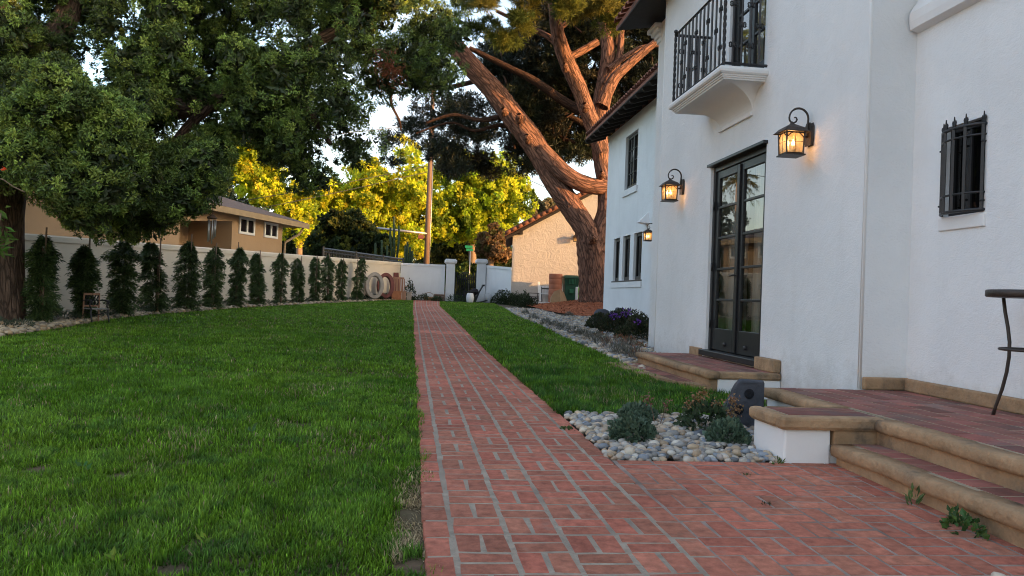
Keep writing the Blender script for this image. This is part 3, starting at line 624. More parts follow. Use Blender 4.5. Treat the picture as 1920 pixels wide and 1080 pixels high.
# balcony ------------------------------------------------------------
bal = bpy.data.objects.new('balcony', None); COL.objects.link(bal); bal.parent = house; bal.location = Vector((3.2, 8.8, 3.4)) - house.location
BX, BA, BB, BT = 2.97, 7.90, 9.66, 3.49
def bal_ring(o, z): return [(XW + .0, BA + o, z), (BX + o, BA + o, z), (BX + o, BB - o, z), (XW + .0, BB - o, z)]
prof = [(.03, BT), (.008, BT - .012), (0, BT - .035), (.004, BT - .062), (.02, BT - .078), (.035, BT - .080), (.037, BT - .095), (.05, BT - .097), (.052, BT - .112), (.066, BT - .115), (.07, BT - .13)]
mb = MB(); vs = [p for (o, z) in prof for p in bal_ring(o, z)]; n = len(prof)
mb.add(vs, [(k * 4 + i, k * 4 + i + 1, k * 4 + 4 + i + 1, k * 4 + 4 + i)[::-1] for k in range(n - 1) for i in range(3)] + [(0, 1, 2, 3), tuple((n - 1) * 4 + i for i in (3, 2, 1, 0))])
mb.build('slab', M_wall_flat, bal)
# corbel: concave hollow running down to the wall on three sides
mb = MB(); K = 14; rings = []
for i in range(K + 1):
    t = i / K * math.pi / 2                          # t=0 at the slab, pi/2 at the wall foot
    d = math.cos(t); zz = BT - .13 - .26 * math.sin(t); out = 1 - math.sin(t)  # outward factor
    c_ = (1 - math.sin(t)) ** 1.0
    q = 1 - math.cos(math.pi / 2 - t) if False else (1 - math.sin(t))
    ox = XW - (XW - (BX + .09)) * q - .004; ya = 8.27 - (8.27 - (BA + .09)) * q; yb = 9.22 + ((BB - .09) - 9.22) * q
    z = BT - .13 - .26 * (1 - math.sqrt(max(0, 1 - (1 - q) ** 2)))
    rings.append([(XW - .0005, ya, z), (ox, ya, z), (ox, yb, z), (XW - .0005, yb, z)])
vs = [p for r_ in rings for p in r_]
mb.add(vs, [(k * 4 + i, k * 4 + i + 1, k * 4 + 5 + i, k * 4 + 4 + i)[::-1] for k in range(K) for i in range(3)])
mb.box((XW - .03, 8.27, BT - .42), (XW - .002, 9.22, BT - .388))
mb.build('corbel', M_wall_flat, bal)
# railing
def twist(mb, p, z0, z1, r_=.017):
    n = 44; vs = []
    for i in range(n + 1):
        z = z0 + (z1 - z0) * i / n; a0 = i * .42
        for j in range(4):
            a = a0 + j * math.pi / 2; vs.append((p[0] + r_ * math.cos(a), p[1] + r_ * math.sin(a), z))
    mb.add(vs, [(i * 4 + j, i * 4 + (j + 1) % 4, i * 4 + 4 + (j + 1) % 4, i * 4 + 4 + j) for i in range(n) for j in range(4)])
def scroll(mb, c, ax, s=.05):                        # small C scrolls either side of a baluster
    for sg in (-1, 1):
        for up_ in (-1, 1):
            pts = []
            for i in range(9):
                t = i / 8 * 4.2; r_ = s * .42 * (1 - i / 11); u = sg * (.014 + s * .3 - r_ * math.cos(t)); v = up_ * (s * .18 + r_ * math.sin(t))
                pts.append((c[0] + ax[0] * u, c[1] + ax[1] * u, c[2] + v))
            mb.tube(pts, .008, 5)
    mb.box((c[0] - .018, c[1] - .018, c[2] - .016), (c[0] + .018, c[1] + .018, c[2] + .016))
rl = MB(); RX, RA, RB, RZ0, RZ1 = BX + .055, BA + .05, BB - .05, BT + .03, BT + .86
corners = [(RX, RA), (RX, RB)]
for p in corners:
    twist(rl, p, BT, RZ1 + .02, .019); rl.ball((p[0], p[1], RZ1 + .045), .026)
rl.bar((RX, RA, RZ0), (RX, RB, RZ0), .022); rl.bar((RX, RA, RZ1), (RX, RB, RZ1), .026)
for y in (RA, RB): rl.bar((RX, y, RZ0), (XW + .02, y, RZ0), .022); rl.bar((RX, y, RZ1), (XW + .02, y, RZ1), .026)
nb = 13
for i in range(1, nb):
    y = RA + (RB - RA) * i / nb; rl.bar((RX, y, RZ0), (RX, y, RZ1), .017)
    if i % 3 == 1:
        scroll(rl, (RX, y, RZ0 + .20), (0, 1)); scroll(rl, (RX, y, RZ1 - .22), (0, 1))
    elif i % 3 == 2: scroll(rl, (RX, y, (RZ0 + RZ1) / 2), (0, 1))
for y in (RA, RB):
    for i in range(1, 5):
        x = RX + (XW - RX) * i / 5; rl.bar((x, y, RZ0), (x, y, RZ1), .017)
        if i % 2: scroll(rl, (x, y, RZ0 + .2), (1, 0)); scroll(rl, (x, y, RZ1 - .2), (1, 0))
        else: scroll(rl, (x, y, (RZ0 + RZ1) / 2), (1, 0))
rl.build('railing', M_iron, bal)

# grilled window ------------------------------------------------------
gwn = bpy.data.objects.new('window', None); COL.objects.link(gwn); gwn.parent = house; gwn.location = Vector((XR, 5.4, 1.7)) - house.location
wf = MB(); a, b, c, d = GW; xg = XR + .045
for bx in (((xg, a, c), (xg + .05, a + .045, d)), ((xg, b - .045, c), (xg + .05, b, d)), ((xg, a + .045, c), (xg + .05, b - .045, c + .045)), ((xg, a + .045, d - .045), (xg + .05, b - .045, d)), ((xg + .004, (a + b) / 2 - .012, c + .045), (xg + .045, (a + b) / 2 + .012, d - .045))): wf.box(*bx)
wf.build('frame', M_black, gwn, bevel=.003)
gg = MB(); gg.quad((xg + .02, a + .04, c + .04), (xg + .02, a + .04, d - .04), (xg + .02, b - .04, d - .04), (xg + .02, b - .04, c + .04)); gg.build('glass', M_glassd, gwn)
sl_ = MB(); sl_.box((XR - .018, a - .03, 1.615), (XR + .10, b + .03, 1.71)); sl_.build('sill', M_wall_flat, gwn, bevel=.006)
gr = MB(); ya, yb = a - .005, b + .005; nbar = 5
def gout(y): u = (y - ya) / (yb - ya); return XR - .075 * (1 - abs(2 * u - 1) ** 2.6) - .012
for z, w_ in ((1.735, .022), (1.86, .014), (2.27, .014), (2.345, .022)):
    gr.tube([(XR + .0, ya, z)] + [(gout(ya + (yb - ya) * i / 12), ya + (yb - ya) * i / 12, z) for i in range(0, 13)] + [(XR, yb, z)], w_ * .6, 6)
for i in range(nbar):
    y = ya + (yb - ya) * (i + .06) / (nbar - .88); x = gout(y); gr.bar((x, y, 1.73), (x, y, 2.35), .020)
    gr.prism([(x, y - .013, 2.355), (x, y + .013, 2.355), (x, y + .022, 2.39), (x, y + .016, 2.405), (x, y + .006, 2.398), (x, y, 2.435), (x, y - .006, 2.398), (x, y - .016, 2.405), (x, y - .022, 2.39)], (.008, 0, 0))
for y in (ya, yb):
    for z in (1.80, 2.22): gr.tube([(XR + .01, y, z), (XR - .03, y, z), (XR - .035, y + .0, z)], .008, 6)
gr.build('grille', M_iron, gwn)

# wing windows --------------------------------------------------------
for (a, b, c, d) in W3:
    wn = bpy.data.objects.new('window', None); COL.objects.link(wn); wn.parent = house; wn.location = Vector((XG, (a + b) / 2, c)) - house.location
    fm = MB(); x = XG + .07
    for bx in (((x, a, c), (x + .06, a + .07, d)), ((x, b - .07, c), (x + .06, b, d)), ((x, a + .07, c), (x + .06, b - .07, c + .10)), ((x, a + .07, d - .09), (x + .06, b - .07, d))): fm.box(*bx)
    fm.build('frame', M_black, wn, bevel=.006)
    gl = MB(); gl.quad((x + .03, a, c), (x + .03, a, d), (x + .03, b, d), (x + .03, b, c)); gl.build('glass', M_glassd, wn)
sl_ = MB(); sl_.box((XG - .02, 20.15, 1.52), (XG + .06, 23.44, 1.557)); sl_.build('sill', M_black, house)
sl_ = MB(); sl_.box((XG - .03, 20.15, 1.36), (XG + .0, 23.5, 1.516)); sl_.build('sill', M_wall_flat, house)
wn = bpy.data.objects.new('window', None); COL.objects.link(wn); wn.parent = house; wn.location = Vector((XG, 21.6, 4.15)) - house.location
a, b, c, d = W2; x = XG + .08; fm = MB(); mid_ = (a + b) / 2
for bx in (((x, a, c), (x + .06, a + .07, d)), ((x, b - .07, c), (x + .06, b, d)), ((x, a + .07, c), (x + .06, b - .07, c + .12)), ((x, a + .07, d - .08), (x + .06, b - .07, d)), ((x - .01, mid_ - .05, c + .12), (x + .05, mid_ + .05, d - .08))): fm.box(*bx)
for k in range(1, 4): fm.box((x + .01, a + .07, c + .12 + k * .335), (x + .05, mid_ - .05, c + .145 + k * .335)); fm.box((x + .01, mid_ + .05, c + .12 + k * .335), (x + .05, b - .07, c + .145 + k * .335))
for yq in ((a + mid_) / 2, (b + mid_) / 2): fm.box((x + .013, yq - .012, c + .12), (x + .047, yq + .012, d - .08))
fm.build('frame', M_black, wn, bevel=.005)
gl = MB(); gl.quad((x + .03, a, c), (x + .03, a, d), (x + .03, b, d), (x + .03, b, c)); gl.build('glass', M_glass, wn)
sl_ = MB(); sl_.box((XG - .05, a - .12, 3.97), (XG + .02, b + .12, 4.14)); sl_.build('sill', M_wall_flat, wn)
cp = MB(); p = at(1212, 407, 18.1); yv = 19.8
cp.prism([(XG - .002, yv - .16, 3.12), (XG - .15, yv - .12, 3.15), (XG - .15, yv + .12, 3.15), (XG - .002, yv + .16, 3.12)], (0, 0, .0)) if False else None
cp.add([(XG, yv - .2, 2.98), (XG, yv + .2, 2.98), (XG - .26, yv + .14, 3.01), (XG - .26, yv - .14, 3.01), (XG, yv - .06, 3.28), (XG, yv + .06, 3.28)], [(0, 1, 2, 3), (3, 2, 5, 4), (0, 3, 4), (1, 5, 2)])
cp.build('vent_hood', M_wall_flat, house)

# ================================================================== TERRACE AND STEPS
ter = thing('terrace', (2.7, 4, .05), 'raised brick terrace with tan rounded edging and one lower step in front', 'terrace')
TZ, TX, TY1 = .357, 2.69, 5.93
def nose_profile(x, z, t=.075, ov=.03):              # rounded nosing seen along Y, front at x
    return [(x + .13, z), (x + .02, z), (x + .006, z - .008), (x, z - .024), (x, z - t + .022), (x + .008, z - t + .006), (x + .022, z - t), (x + .13, z - t)]
def nosing(mb, x, z, y0, y1, t=.075, seg=None):
    P = nose_profile(x, z, t); n = len(P); rows = []; k = max(2, int((y1 - y0) / .12)); vs = []
    for i in range(k + 1):
        y = y0 + (y1 - y0) * i / k; w_ = .010 * (vn(y * 2.3, 3.3) - .5) + .005 * (vn(y * 9.1, 1.3) - .5)
        vs += [(px_ + w_, y, pz_ + w_ * .6) for px_, pz_ in P]
    mb.add(vs, [(i * n + j, i * n + (j + 1) % n, (i + 1) * n + (j + 1) % n, (i + 1) * n + j)[::-1] for i in range(k) for j in range(n)] + [tuple(range(n)), tuple(k * n + j for j in range(n))[::-1]], True)
cop = MB(); nosing(cop, TX - .035, TZ, -3, 4.36); nosing(cop, TX - .035, TZ, 4.86, TY1)
# block coping
def coping_box(mb, x0, x1, y0, y1, z, t=.07): mb.rbox((x0, y0, z - t), (x1, y1, z), .018)
coping_box(cop, 2.09, TX + .05, 4.375, 4.475, TZ, .075); coping_box(cop, 2.09, 2.175, 4.478, 4.86, TZ, .075); coping_box(cop, 2.178, TX + .05, 4.80, 4.858, TZ, .075)
cop.build('coping', M_tan, ter)
rs = MB(); rs.box((TX, -3, 0), (TX + .1, 4.40, TZ - .076)); rs.box((2.425, 4.40, .19), (TX + .08, 4.46, TZ - .078))
rs.build('riser', M_tan, ter)
st_ = MB(); nosing(st_, 2.40, .205, -3, 4.39, .075); st_.box((2.435, -3, -.05), (2.52, 4.385, .131)); st_.build('lower_step', M_tan, ter)
wt = MB(); wt.box((2.125, 4.41, -.05), (2.41, 4.845, TZ - .076)); wt.box((2.412, 4.43, -.05), (TX - .002, 4.843, .15)); wt.box((TX + .002, 4.87, -.05), (XW + .3, TY1 - .02, TZ - .076)); wt.box((2.415, 4.463, .15), (TX - .003, 4.84, TZ - .079))
wt.build('white_base', M_wall_flat, ter, bevel=.012)
tm = MB(); tm.box((XR - .055, -3, TZ), (XR - .001, 5.945, TZ + .098)); tm.box((XW + .02, 5.947, TZ), (XR - .001, 5.997, TZ + .10))
tm.build('skirting', M_tan, ter, bevel=.012)
def paverset(name, x0, x1, y0, y1, z, bl, bw, parent, along='y', j=.014):
    cells = []; r_ = 0
    if along == 'y':
        x = x0
        while x < x1 - .02:
            y = y0 - (r_ % 2) * bl / 2
            while y < y1: cells.append((x, min(x + bw, x1), max(y, y0), min(y + bl, y1), 1.)); y += bl + j
            x += bw + j; r_ += 1
    else:
        y = y0
        while y < y1:
            x = x0; cells.append((x0, x1, y, min(y + bw, y1), 1.)); y += bw + j
    cells = [c for c in cells if c[3] - c[2] > .02 and c[1] - c[0] > .02]
    o = paving(name, lambda t, s, q: (t, s, z + q), cells, m=M_paver, top=.004, chamf=.003, jit=.0015, hue=.3)
    for v in o.data.vertices: v.co -= wloc(parent)
    o.parent = parent; return o
paverset('paving', TX + .10, XR - .06, -3, TY1, TZ - .003, .30, .145, ter)
paverset('paving', 2.53, TX - .003, -3, 4.38, .202, .3, .145, ter, 'x')
paverset('paving', 2.18, TX + .04, 4.478, 4.797, TZ - .003, .2, .2, ter, 'x')
gr_ = MB(); gr_.box((TX + .08, -3, TZ - .06), (XR, TY1, TZ - .0012)); gr_.box((2.50, -3, .1), (TX - .001, 4.38, .2038)); gr_.box((2.17, 4.47, TZ - .07), (TX + .05, 4.80, TZ - .0012))
M_grout = mat('tan_grout', (.34, .27, .19), .95, .15, 10, .3, 40)
gr_.build('grout', M_grout, ter)

dstep = thing('door_steps', (3.1, 8.6, .14), 'two low brick door steps with tan rounded edges under the French door', 'steps')
LZ, LX, LY0, LY1 = .34, 2.74, 7.36, 9.96
c2 = MB(); nosing(c2, LX, LZ, LY0, LY1, .07); c2.rbox((LX + .13, LY0, LZ - .07), (XW - .002, LY0 + .085, LZ), .016)
c2.box((XW - .05, DY1 + .10, LZ - .02), (XW - .001, DY1 + .44, LZ + .095)); c2.rbox((XW - .085, LY0 + .02, LZ), (XW - .001, DY0 - .05, LZ + .13), .012)
c2.build('coping', M_tan, dstep)
r2 = MB(); r2.box((LX + .035, LY0 + .035, .05), (LX + .12, LY1, LZ - .071)); r2.build('riser', M_tan, dstep)
w2 = MB(); w2.box((LX + .123, LY0 + .02, .0), (XW - .002, LY0 + .12, LZ - .072)); w2.build('white_base', M_wall_flat, dstep, bevel=.01)
g2 = MB(); g2.box((LX + .12, LY0 + .08, LZ - .06), (XW - .002, LY1 - .02, LZ - .0012)); g2.build('grout', M_grout, dstep)
paverset('paving', LX + .135, XW - .004, LY0 + .095, LY1 - .02, LZ - .003, .3, .145, dstep)
# curved lower step
cv = MB(); ed = [(2.78, 7.30), (2.63, 7.55), (2.50, 8.0), (2.42, 8.6), (2.38, 9.2), (2.36, 9.9)]
cv.prism([(x, y, .0) for x, y in ed] + [(LX + .03, 9.9, 0), (LX + .03, 7.30, 0)], (0, 0, .20)); cv.build('lower_step', M_tan, dstep, bevel=.02, seg=3)
paverset('paving', 2.58, LX + .03, 7.75, 9.85, .1985, .3, .14, dstep)
# ================================================================== LANTERNS
def point_light(parent, loc, e, r=.03):
    d = bpy.data.lights.new('lamp_light', 'POINT'); d.energy = e; d.color = (1, .50, .18); d.shadow_soft_size = r
    o = bpy.data.objects.new('lamp_light', d); COL.objects.link(o); o.parent = parent; o.location = loc; return o
M_bulb = emit('lit_bulb', (1, .55, .22), 3.2)
M_lglass = bpy.data.materials.new('seeded_amber_glass'); M_lglass.use_nodes = True
_N = M_lglass.node_tree.nodes; _L = M_lglass.node_tree.links; _P = _N['Principled BSDF']
_t = _N.new('ShaderNodeBsdfTransparent'); _t.inputs[0].default_value = (1, .86, .62, 1); _tr = _N.new('ShaderNodeBsdfTranslucent'); _tr.inputs[0].default_value = (.95, .72, .45, 1)
_m = _N.new('ShaderNodeMixShader'); _m.inputs[0].default_value = .30; _L.new(_t.outputs[0], _m.inputs[1]); _L.new(_tr.outputs[0], _m.inputs[2]); _L.new(_m.outputs[0], _N['Material Output'].inputs[0])
lantern = thing('wall_lantern', (0, 0, 0), 'x', 'wall lantern', 'iron wall lanterns with scroll arms')
mb = MB(); mb.prism([(-.002, -.045, -.11), (-.002, .045, -.11), (-.002, .055, -.05), (-.002, .055, .06), (-.002, .035, .09), (-.002, -.035, .09), (-.002, -.055, .06), (-.002, -.055, -.05)], (-.03, 0, 0))
mb.build('back_plate', M_bronze, lantern, bevel=.008)
mb = MB(); pts = [(-.032, 0, -.02), (-.04, 0, .04), (-.035, 0, .10)]
for i in range(0, 13): t = i / 12 * math.pi; pts.append((-.125 + .092 * math.cos(t), 0, .135 + .092 * math.sin(t)))
pts += [(-.214, 0, .115), (-.203, 0, .098), (-.187, 0, .090), (-.167, 0, .092), (-.150, 0, .104), (-.143, 0, .122), (-.149, 0, .138), (-.162, 0, .143), (-.172, 0, .135)]
mb.tube(pts, [.010] * 12 + [.0085] * (len(pts) - 15) + [.007, .006, .004], 8); mb.ball((-.19, 0, .090), .013)
mb.tube([(-.03, 0, -.03), (-.09, 0, -.035)], .010, 8)
mb.build('scroll_arm', M_bronze, lantern)
cx = -.19; mb = MB()
def rg(h, z): return [(cx - h, -h, z), (cx + h, -h, z), (cx + h, h, z), (cx - h, h, z)]
rs_ = [(.120, .002), (.122, -.006), (.085, .036), (.016, .078), (.010, .092)]
vs = [p for h, z in rs_ for p in rg(h, z)]
mb.add(vs, [(0, 3, 2, 1)] + [(k * 4 + i, k * 4 + (i + 1) % 4, k * 4 + 4 + (i + 1) % 4, k * 4 + 4 + i) for k in (1, 2, 3) for i in range(4)] + [(0 + i, (i + 1) % 4, 4 + (i + 1) % 4, 4 + i) for i in range(4)] + [(16, 17, 18, 19)])
mb.build('roof', M_bronze, lantern)
mb = MB(); Ht, Hb, zt, zb = .086, .078, -.002, -.205
for sx_ in (-1, 1):
    for sy_ in (-1, 1): mb.bar((cx + sx_ * Ht, sy_ * Ht, zt), (cx + sx_ * Hb, sy_ * Hb, zb), .012)
for z, h in ((zb, .096),): mb.box((cx - h, -h, z - .014), (cx + h, h, z - .002))
for k in range(4):
    M_ = Matrix.Translation((cx, 0, 0)) @ Matrix.Rotation(k * math.pi / 2, 4, 'Z')
    def P_(u, z, o=.0): h = Hb + (Ht - Hb) * (z - zb) / (zt - zb); return M_ @ Vector((h + o, u, z))
    mb.tube([P_(-h_, -.075 + .0) if False else P_(u, z) for u, z in [(-.08 + .16 * i / 10, -.055 + .045 * math.sin(math.pi * i / 10)) for i in range(11)] for h_ in (0,)], .005, 5)
    for (u0, z0, u1, z1) in ((-.08, -.012, .08, -.012), (-.075, zb + .006, .075, zb + .006)): mb.bar(P_(u0, z0), P_(u1, z1), .010)
    for (u0, z0, u1, z1) in ((0, zb, 0, -.01), (-.08, -.095, .08, -.095)): mb.bar(P_(u0, z0), P_(u1, z1), .0035)
mb.build('cage', M_bronze, lantern)
mb = MB(); q = [[(cx + a * (h - .004), b * (h - .004), z) for a, b in ((-1, -1), (1, -1), (1, 1), (-1, 1))] for h, z in ((Hb, zb), (Ht, zt))]
mb.add(q[0] + q[1], [(i, (i + 1) % 4, 4 + (i + 1) % 4, 4 + i) for i in range(4)]); mb.build('glass_panes', M_lglass, lantern)
mb = MB(); bl = MB()
for k in range(3):
    a = k * 2.09 + .6; x, y = cx + .032 * math.cos(a), .032 * math.sin(a)
    mb.tube([(x, y, zb), (x, y, -.125)], .010, 8); bl.lathe([(.004, -.125), (.014, -.11), (.0145, -.098), (.008, -.08), (.002, -.066)], (x, y, 0), 10)
mb.build('candle_sleeves', M_white, lantern); bl.build('bulbs', M_bulb, lantern)
point_light(lantern, (cx, 0, -.075), .30)
lantern['label'] = 'lit iron lantern just right of the French door, nearest and largest of the lit lamps'
def put(o, loc, label, rz=0, sc_=None):
    o.location = loc; o.rotation_euler = (0, 0, rz); o['label'] = label
    if sc_: o.scale = (sc_,) * 3
    return o
l2, l3, l4 = copy_tree(lantern), copy_tree(lantern), copy_tree(lantern)
put(lantern, (XW - .001, 6.93, 2.60), lantern['label'])
put(l2, (XW - .001, 10.55, 2.60), 'lit iron lantern left of the French door, near the end of the main wall')
put(l3, (XG - .001, 19.05, 2.70), 'small lit lantern beside the triple window of the rear wing')
put(l4, tuple(at(1078, 447, 35.66) + Vector((0, 0, .05))), 'distant lantern on the sunlit garage wall, half hidden by the pine trunk', math.pi / 2 - R(6.5))
for ch in list(l4.children):
    if ch.type == 'LIGHT': bpy.data.objects.remove(ch)
    elif ch.name.startswith('bulbs'): ch.data = ch.data.copy(); ch.data.materials[0] = M_white

# ================================================================== TERRACE TABLE, ROCK, BOTTLE
tb = thing('bistro_table', (3.66, 4.42, TZ), 'black iron bistro table with curved legs on the terrace at the right edge', 'table')
mb = MB(); mb.lathe([(.20, .745), (.228, .747), (.235, .753), (.235, .785), (.228, .792), (.20, .792)], (3.66, 4.42, TZ), 40); mb.build('table_top', M_bronze, tb)
for ang, rf in ((97, .242), (236, .22), (350, .17)):
    c, s_ = math.cos(R(ang)), math.sin(R(ang)); mb = MB()
    pr = [(.19, .745), (.175, .66), (.15, .56), (.135, .47), (.135, .38), (.15, .28), (.18, .17), (rf - .015, .05), (rf, 0)]
    mb.tube([(3.66 + c * r_, 4.42 + s_ * r_, TZ + z) for r_, z in pr], [.011] * 7 + [.010, .012], 8); mb.build('leg', M_bronze, tb)
mb = MB(); mb.tube([(3.66 + .15 * math.cos(t), 4.42 + .15 * math.sin(t), TZ + .43) for t in [2 * math.pi * i / 28 for i in range(29)]], .009, 6); mb.build('stretcher_ring', M_bronze, tb)

rk = thing('rock_speaker', (2.42, 5.66, .09), 'dark grey fake rock with two round speaker holes beside the terrace', 'rock speaker')
def rp(u, v, d=0): return Vector((2.225 + (u - 220) / 10.8 / 205, 5.55 + d, .445 - (v - 200) / 10.8 / 225))
out_ = [(440, 200), (840, 215), (850, 600), (845, 1130), (330, 1130), (215, 900), (222, 640), (262, 560), (335, 470), (350, 350), (395, 260)]
mb = MB(); fr_ = [rp(u, v, random.uniform(-.008, .008)) for u, v in out_]
cxr = rp(560, 640); back = [cxr + (p - cxr) * (.9 + random.uniform(-.05, .05)) + Vector((.05, .23, -.02)) for p in fr_]; mid_r = [cxr + (p - cxr) * (1.06 + random.uniform(-.03, .04)) + Vector((.028 + random.uniform(0, .01), .10, -.006)) for p in fr_]
n = len(out_); mb.add(fr_ + mid_r + back, [tuple(range(n)), tuple(range(3 * n - 1, 2 * n - 1, -1))] + [((i + 1) % n + a, i + a, i + n + a, (i + 1) % n + n + a) for i in range(n) for a in (0, n)])
o = mb.build('shell', M_rock, rk, bevel=.012, seg=2)
mb = MB()
for (u, v, r_) in ((585, 430, .036), (420, 720, .034)): mb.lathe([(r_, -.006), (r_, .0), (r_ * .9, .004), (r_ * .2, .001)], tuple(rp(u, v, -.011)), 20, Matrix.Rotation(R(90), 4, 'X'))
M_hole = mat('speaker_mesh', (.012, .013, .017), .95, .2, 20, .4, 150)
mb.build('speaker_hole', M_hole, rk)
bt = thing('spray_bottle', (XW + .19, 8.66, .70), 'white spray bottle with a red nozzle standing behind the left door glass', 'spray bottle')
mb = MB(); c0 = (XW + .16, 8.80, .66); mb.lathe([(.03, 0), (.038, .005), (.038, .09), (.03, .13), (.014, .16), (.012, .175)], c0, 16); mb.build('bottle', M_white, bt)
mb = MB(); M_red = mat('red_plastic', (.45, .03, .03), .4, .05, 5, 0); mb.box((c0[0] - .012, c0[1] - .035, c0[2] + .176), (c0[0] + .012, c0[1] + .02, c0[2] + .21)); mb.build('nozzle', M_red, bt)
mb = MB(); M_lab = mat('blue_label', (.10, .11, .2), .5, .05, 5, 0); mb.lathe([(.0385, .03), (.0387, .03), (.0387, .08), (.0385, .08)], c0, 16); mb.build('bottle_label', M_lab, bt)
ls = MB(); ls.box((XW + .125, DY0 + .05, .60), (XW + .28, DY1 - .05, .659)); ls.build('inner_ledge', M_room, house)

# ================================================================== FOLIAGE TOOLS
def unit(v): return v / np.maximum(np.linalg.norm(v, axis=1, keepdims=True), 1e-9)
def leaf_mesh(name, P, D, L, W, C, m, parent=None, bend=.25, mid=.5):
    n = len(P); r = rng.normal(size=(n, 3)); S = unit(np.cross(D, r)); Nn = np.cross(S, D)
    L = np.broadcast_to(L, n)[:, None]; W = np.broadcast_to(W, n)[:, None]
    mp = P + D * L * mid + Nn * L * bend * .3
    V = np.stack([P, mp - S * W / 2, P + D * L - Nn * L * bend * .2, mp + S * W / 2], 1).reshape(-1, 3)
    return raw_mesh(name, V, np.arange(4 * n), np.arange(n) * 4, m, parent, np.repeat(C, 4, 0))
def jit(c, n, a=.2, b=.08):
    c = np.array(c)[None] * rng.uniform(1 - a, 1 + a, (n, 1)); return c * (1 + rng.normal(0, b, (n, 3)))
def sph(n):
    return unit(rng.normal(size=(n, 3)))
def dome(name, loc, rad, n, L, W, pal, label, cat, group=None, m=None, up=.5, thing_part='foliage', stems=None, root=None):
    t = root or thing(name, loc, label, cat, group)
    d = sph(n); d[:, 2] = np.abs(d[:, 2]) * 1.0 - .08; k = rng.random(n) ** .33 * .35 + .65
    lump = 1 + .75 * (vn(d[:, 0] * 3 + loc[0] * 7, d[:, 1] * 3 + loc[1] * 5) - .5)
    P = d * np.array(rad)[None] * (k * lump)[:, None] + np.array(loc)[None]
    D = unit(d + np.array([0, 0, up])[None] + rng.normal(0, .5, (n, 3)))
    pi_ = rng.integers(0, len(pal), n); C = np.array(pal)[pi_] * rng.uniform(.65, 1.3, (n, 1)) * (.85 + .2 * k[:, None])  # leaves tinted darker towards the centre, inner shade put into the colour
    leaf_mesh(thing_part, P, D, L * rng.uniform(.6, 1.3, n), W * rng.uniform(.6, 1.3, n), C, m or M_leaf, t)
    if stems:
        mb = MB(); 
        for i in range(stems): a = random.uniform(0, 6.28); mb.tube([loc, (loc[0] + rad[0] * .6 * math.cos(a), loc[1] + rad[1] * .6 * math.sin(a), loc[2] + rad[2] * .7)], .006, 4)
        mb.build('stem', M_barkl, t)
    return t
SED = [(.085, .13, .085), (.11, .16, .11), (.06, .10, .065)]
for (lx, ly, rr, nn, lb) in ((1.375, 5.0, (.155, .14, .14), 950, 'grey green sedum mound on the pebbles nearest the brick path'),
                     (1.60, 5.72, (.12, .12, .10), 700, 'small grey green sedum behind the big one, at the lawn edge'),
                     (2.03, 4.98, (.15, .13, .12), 800, 'grey green sedum mound touching the white step block')):
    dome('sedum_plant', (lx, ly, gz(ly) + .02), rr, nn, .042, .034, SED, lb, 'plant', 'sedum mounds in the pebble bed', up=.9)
t = dome('leafy_perennial', (2.0, 5.38, .12), (.17, .16, .17), 420, .055, .036, [(.045, .075, .035), (.06, .09, .05), (.035, .06, .03)], 'dark leafy plant with brown seed heads in front of the rock speaker', 'plant', up=.3)
n = 340; bp = np.array([(1.93, 5.35, .33), (2.0, 5.4, .36), (1.88, 5.38, .29), (2.19, 5.36, .33), (2.22, 5.38, .26), (2.06, 5.33, .30), (2.15, 5.3, .24)]); n = 48
for b_ in bp: leaf_mesh('seed_head', b_[None] + rng.normal(0, .020, (n, 3)), sph(n), .022, .016, jit((.26, .15, .07), n, .35), M_leaf, t)
n = 60; bp = np.array([(1.62, 5.5, .30), (1.75, 5.5, .27)]); 
t2 = thing('dry_flower', (1.66, 5.5, .1), 'thin stalks with dry reddish flower heads leaning over the grass edge', 'plant')
n = 30
for b_ in bp: leaf_mesh('flower_head', b_[None] + rng.normal(0, .022, (n, 3)), sph(n), .02, .012, jit((.20, .09, .07), n, .3), M_leaf, t2)
mb = MB(); mb.tube([(1.68, 5.5, .08), (1.66, 5.5, .2), (1.62, 5.5, .30)], .003, 4); mb.tube([(1.70, 5.5, .08), (1.74, 5.5, .2), (1.75, 5.5, .27)], .003, 4); mb.build('stalk', M_barkl, t2)
dome('weed', (2.33, 3.16, .055), (.06, .10, .09), 110, .032, .028, [(.06, .12, .03), (.04, .09, .025)], 'leafy green weed growing where the step meets the brick paving', 'weed')
dome('weed', (2.37, 3.55, .06), (.02, .03, .08), 22, .05, .012, [(.08, .13, .04)], 'thin grassy weed in the joint under the lower step', 'weed', up=1.5)
dome('weed', (2.08, 4.39, .075), (.03, .02, .04), 26, .035, .008, [(.07, .13, .03)], 'small green tuft at the foot of the white step block', 'weed', up=1.)
dome('weed', (1.63, 3.55, .06), (.025, .02, .012), 30, .018, .007, [(.06, .06, .03)], 'flat dry weed in a joint near the middle of the paving', 'weed')
dome('weed', (1.02, 5.35, .09), (.04, .05, .02), 60, .025, .012, [(.06, .10, .03)], 'small moss like weed in the path border beside the pebbles', 'weed')
dome('weed', (1.78, 4.1, .07), (.02, .02, .012), 22, .018, .007, [(.07, .09, .04)], 'tiny weed in a paving joint below the white step block', 'weed')

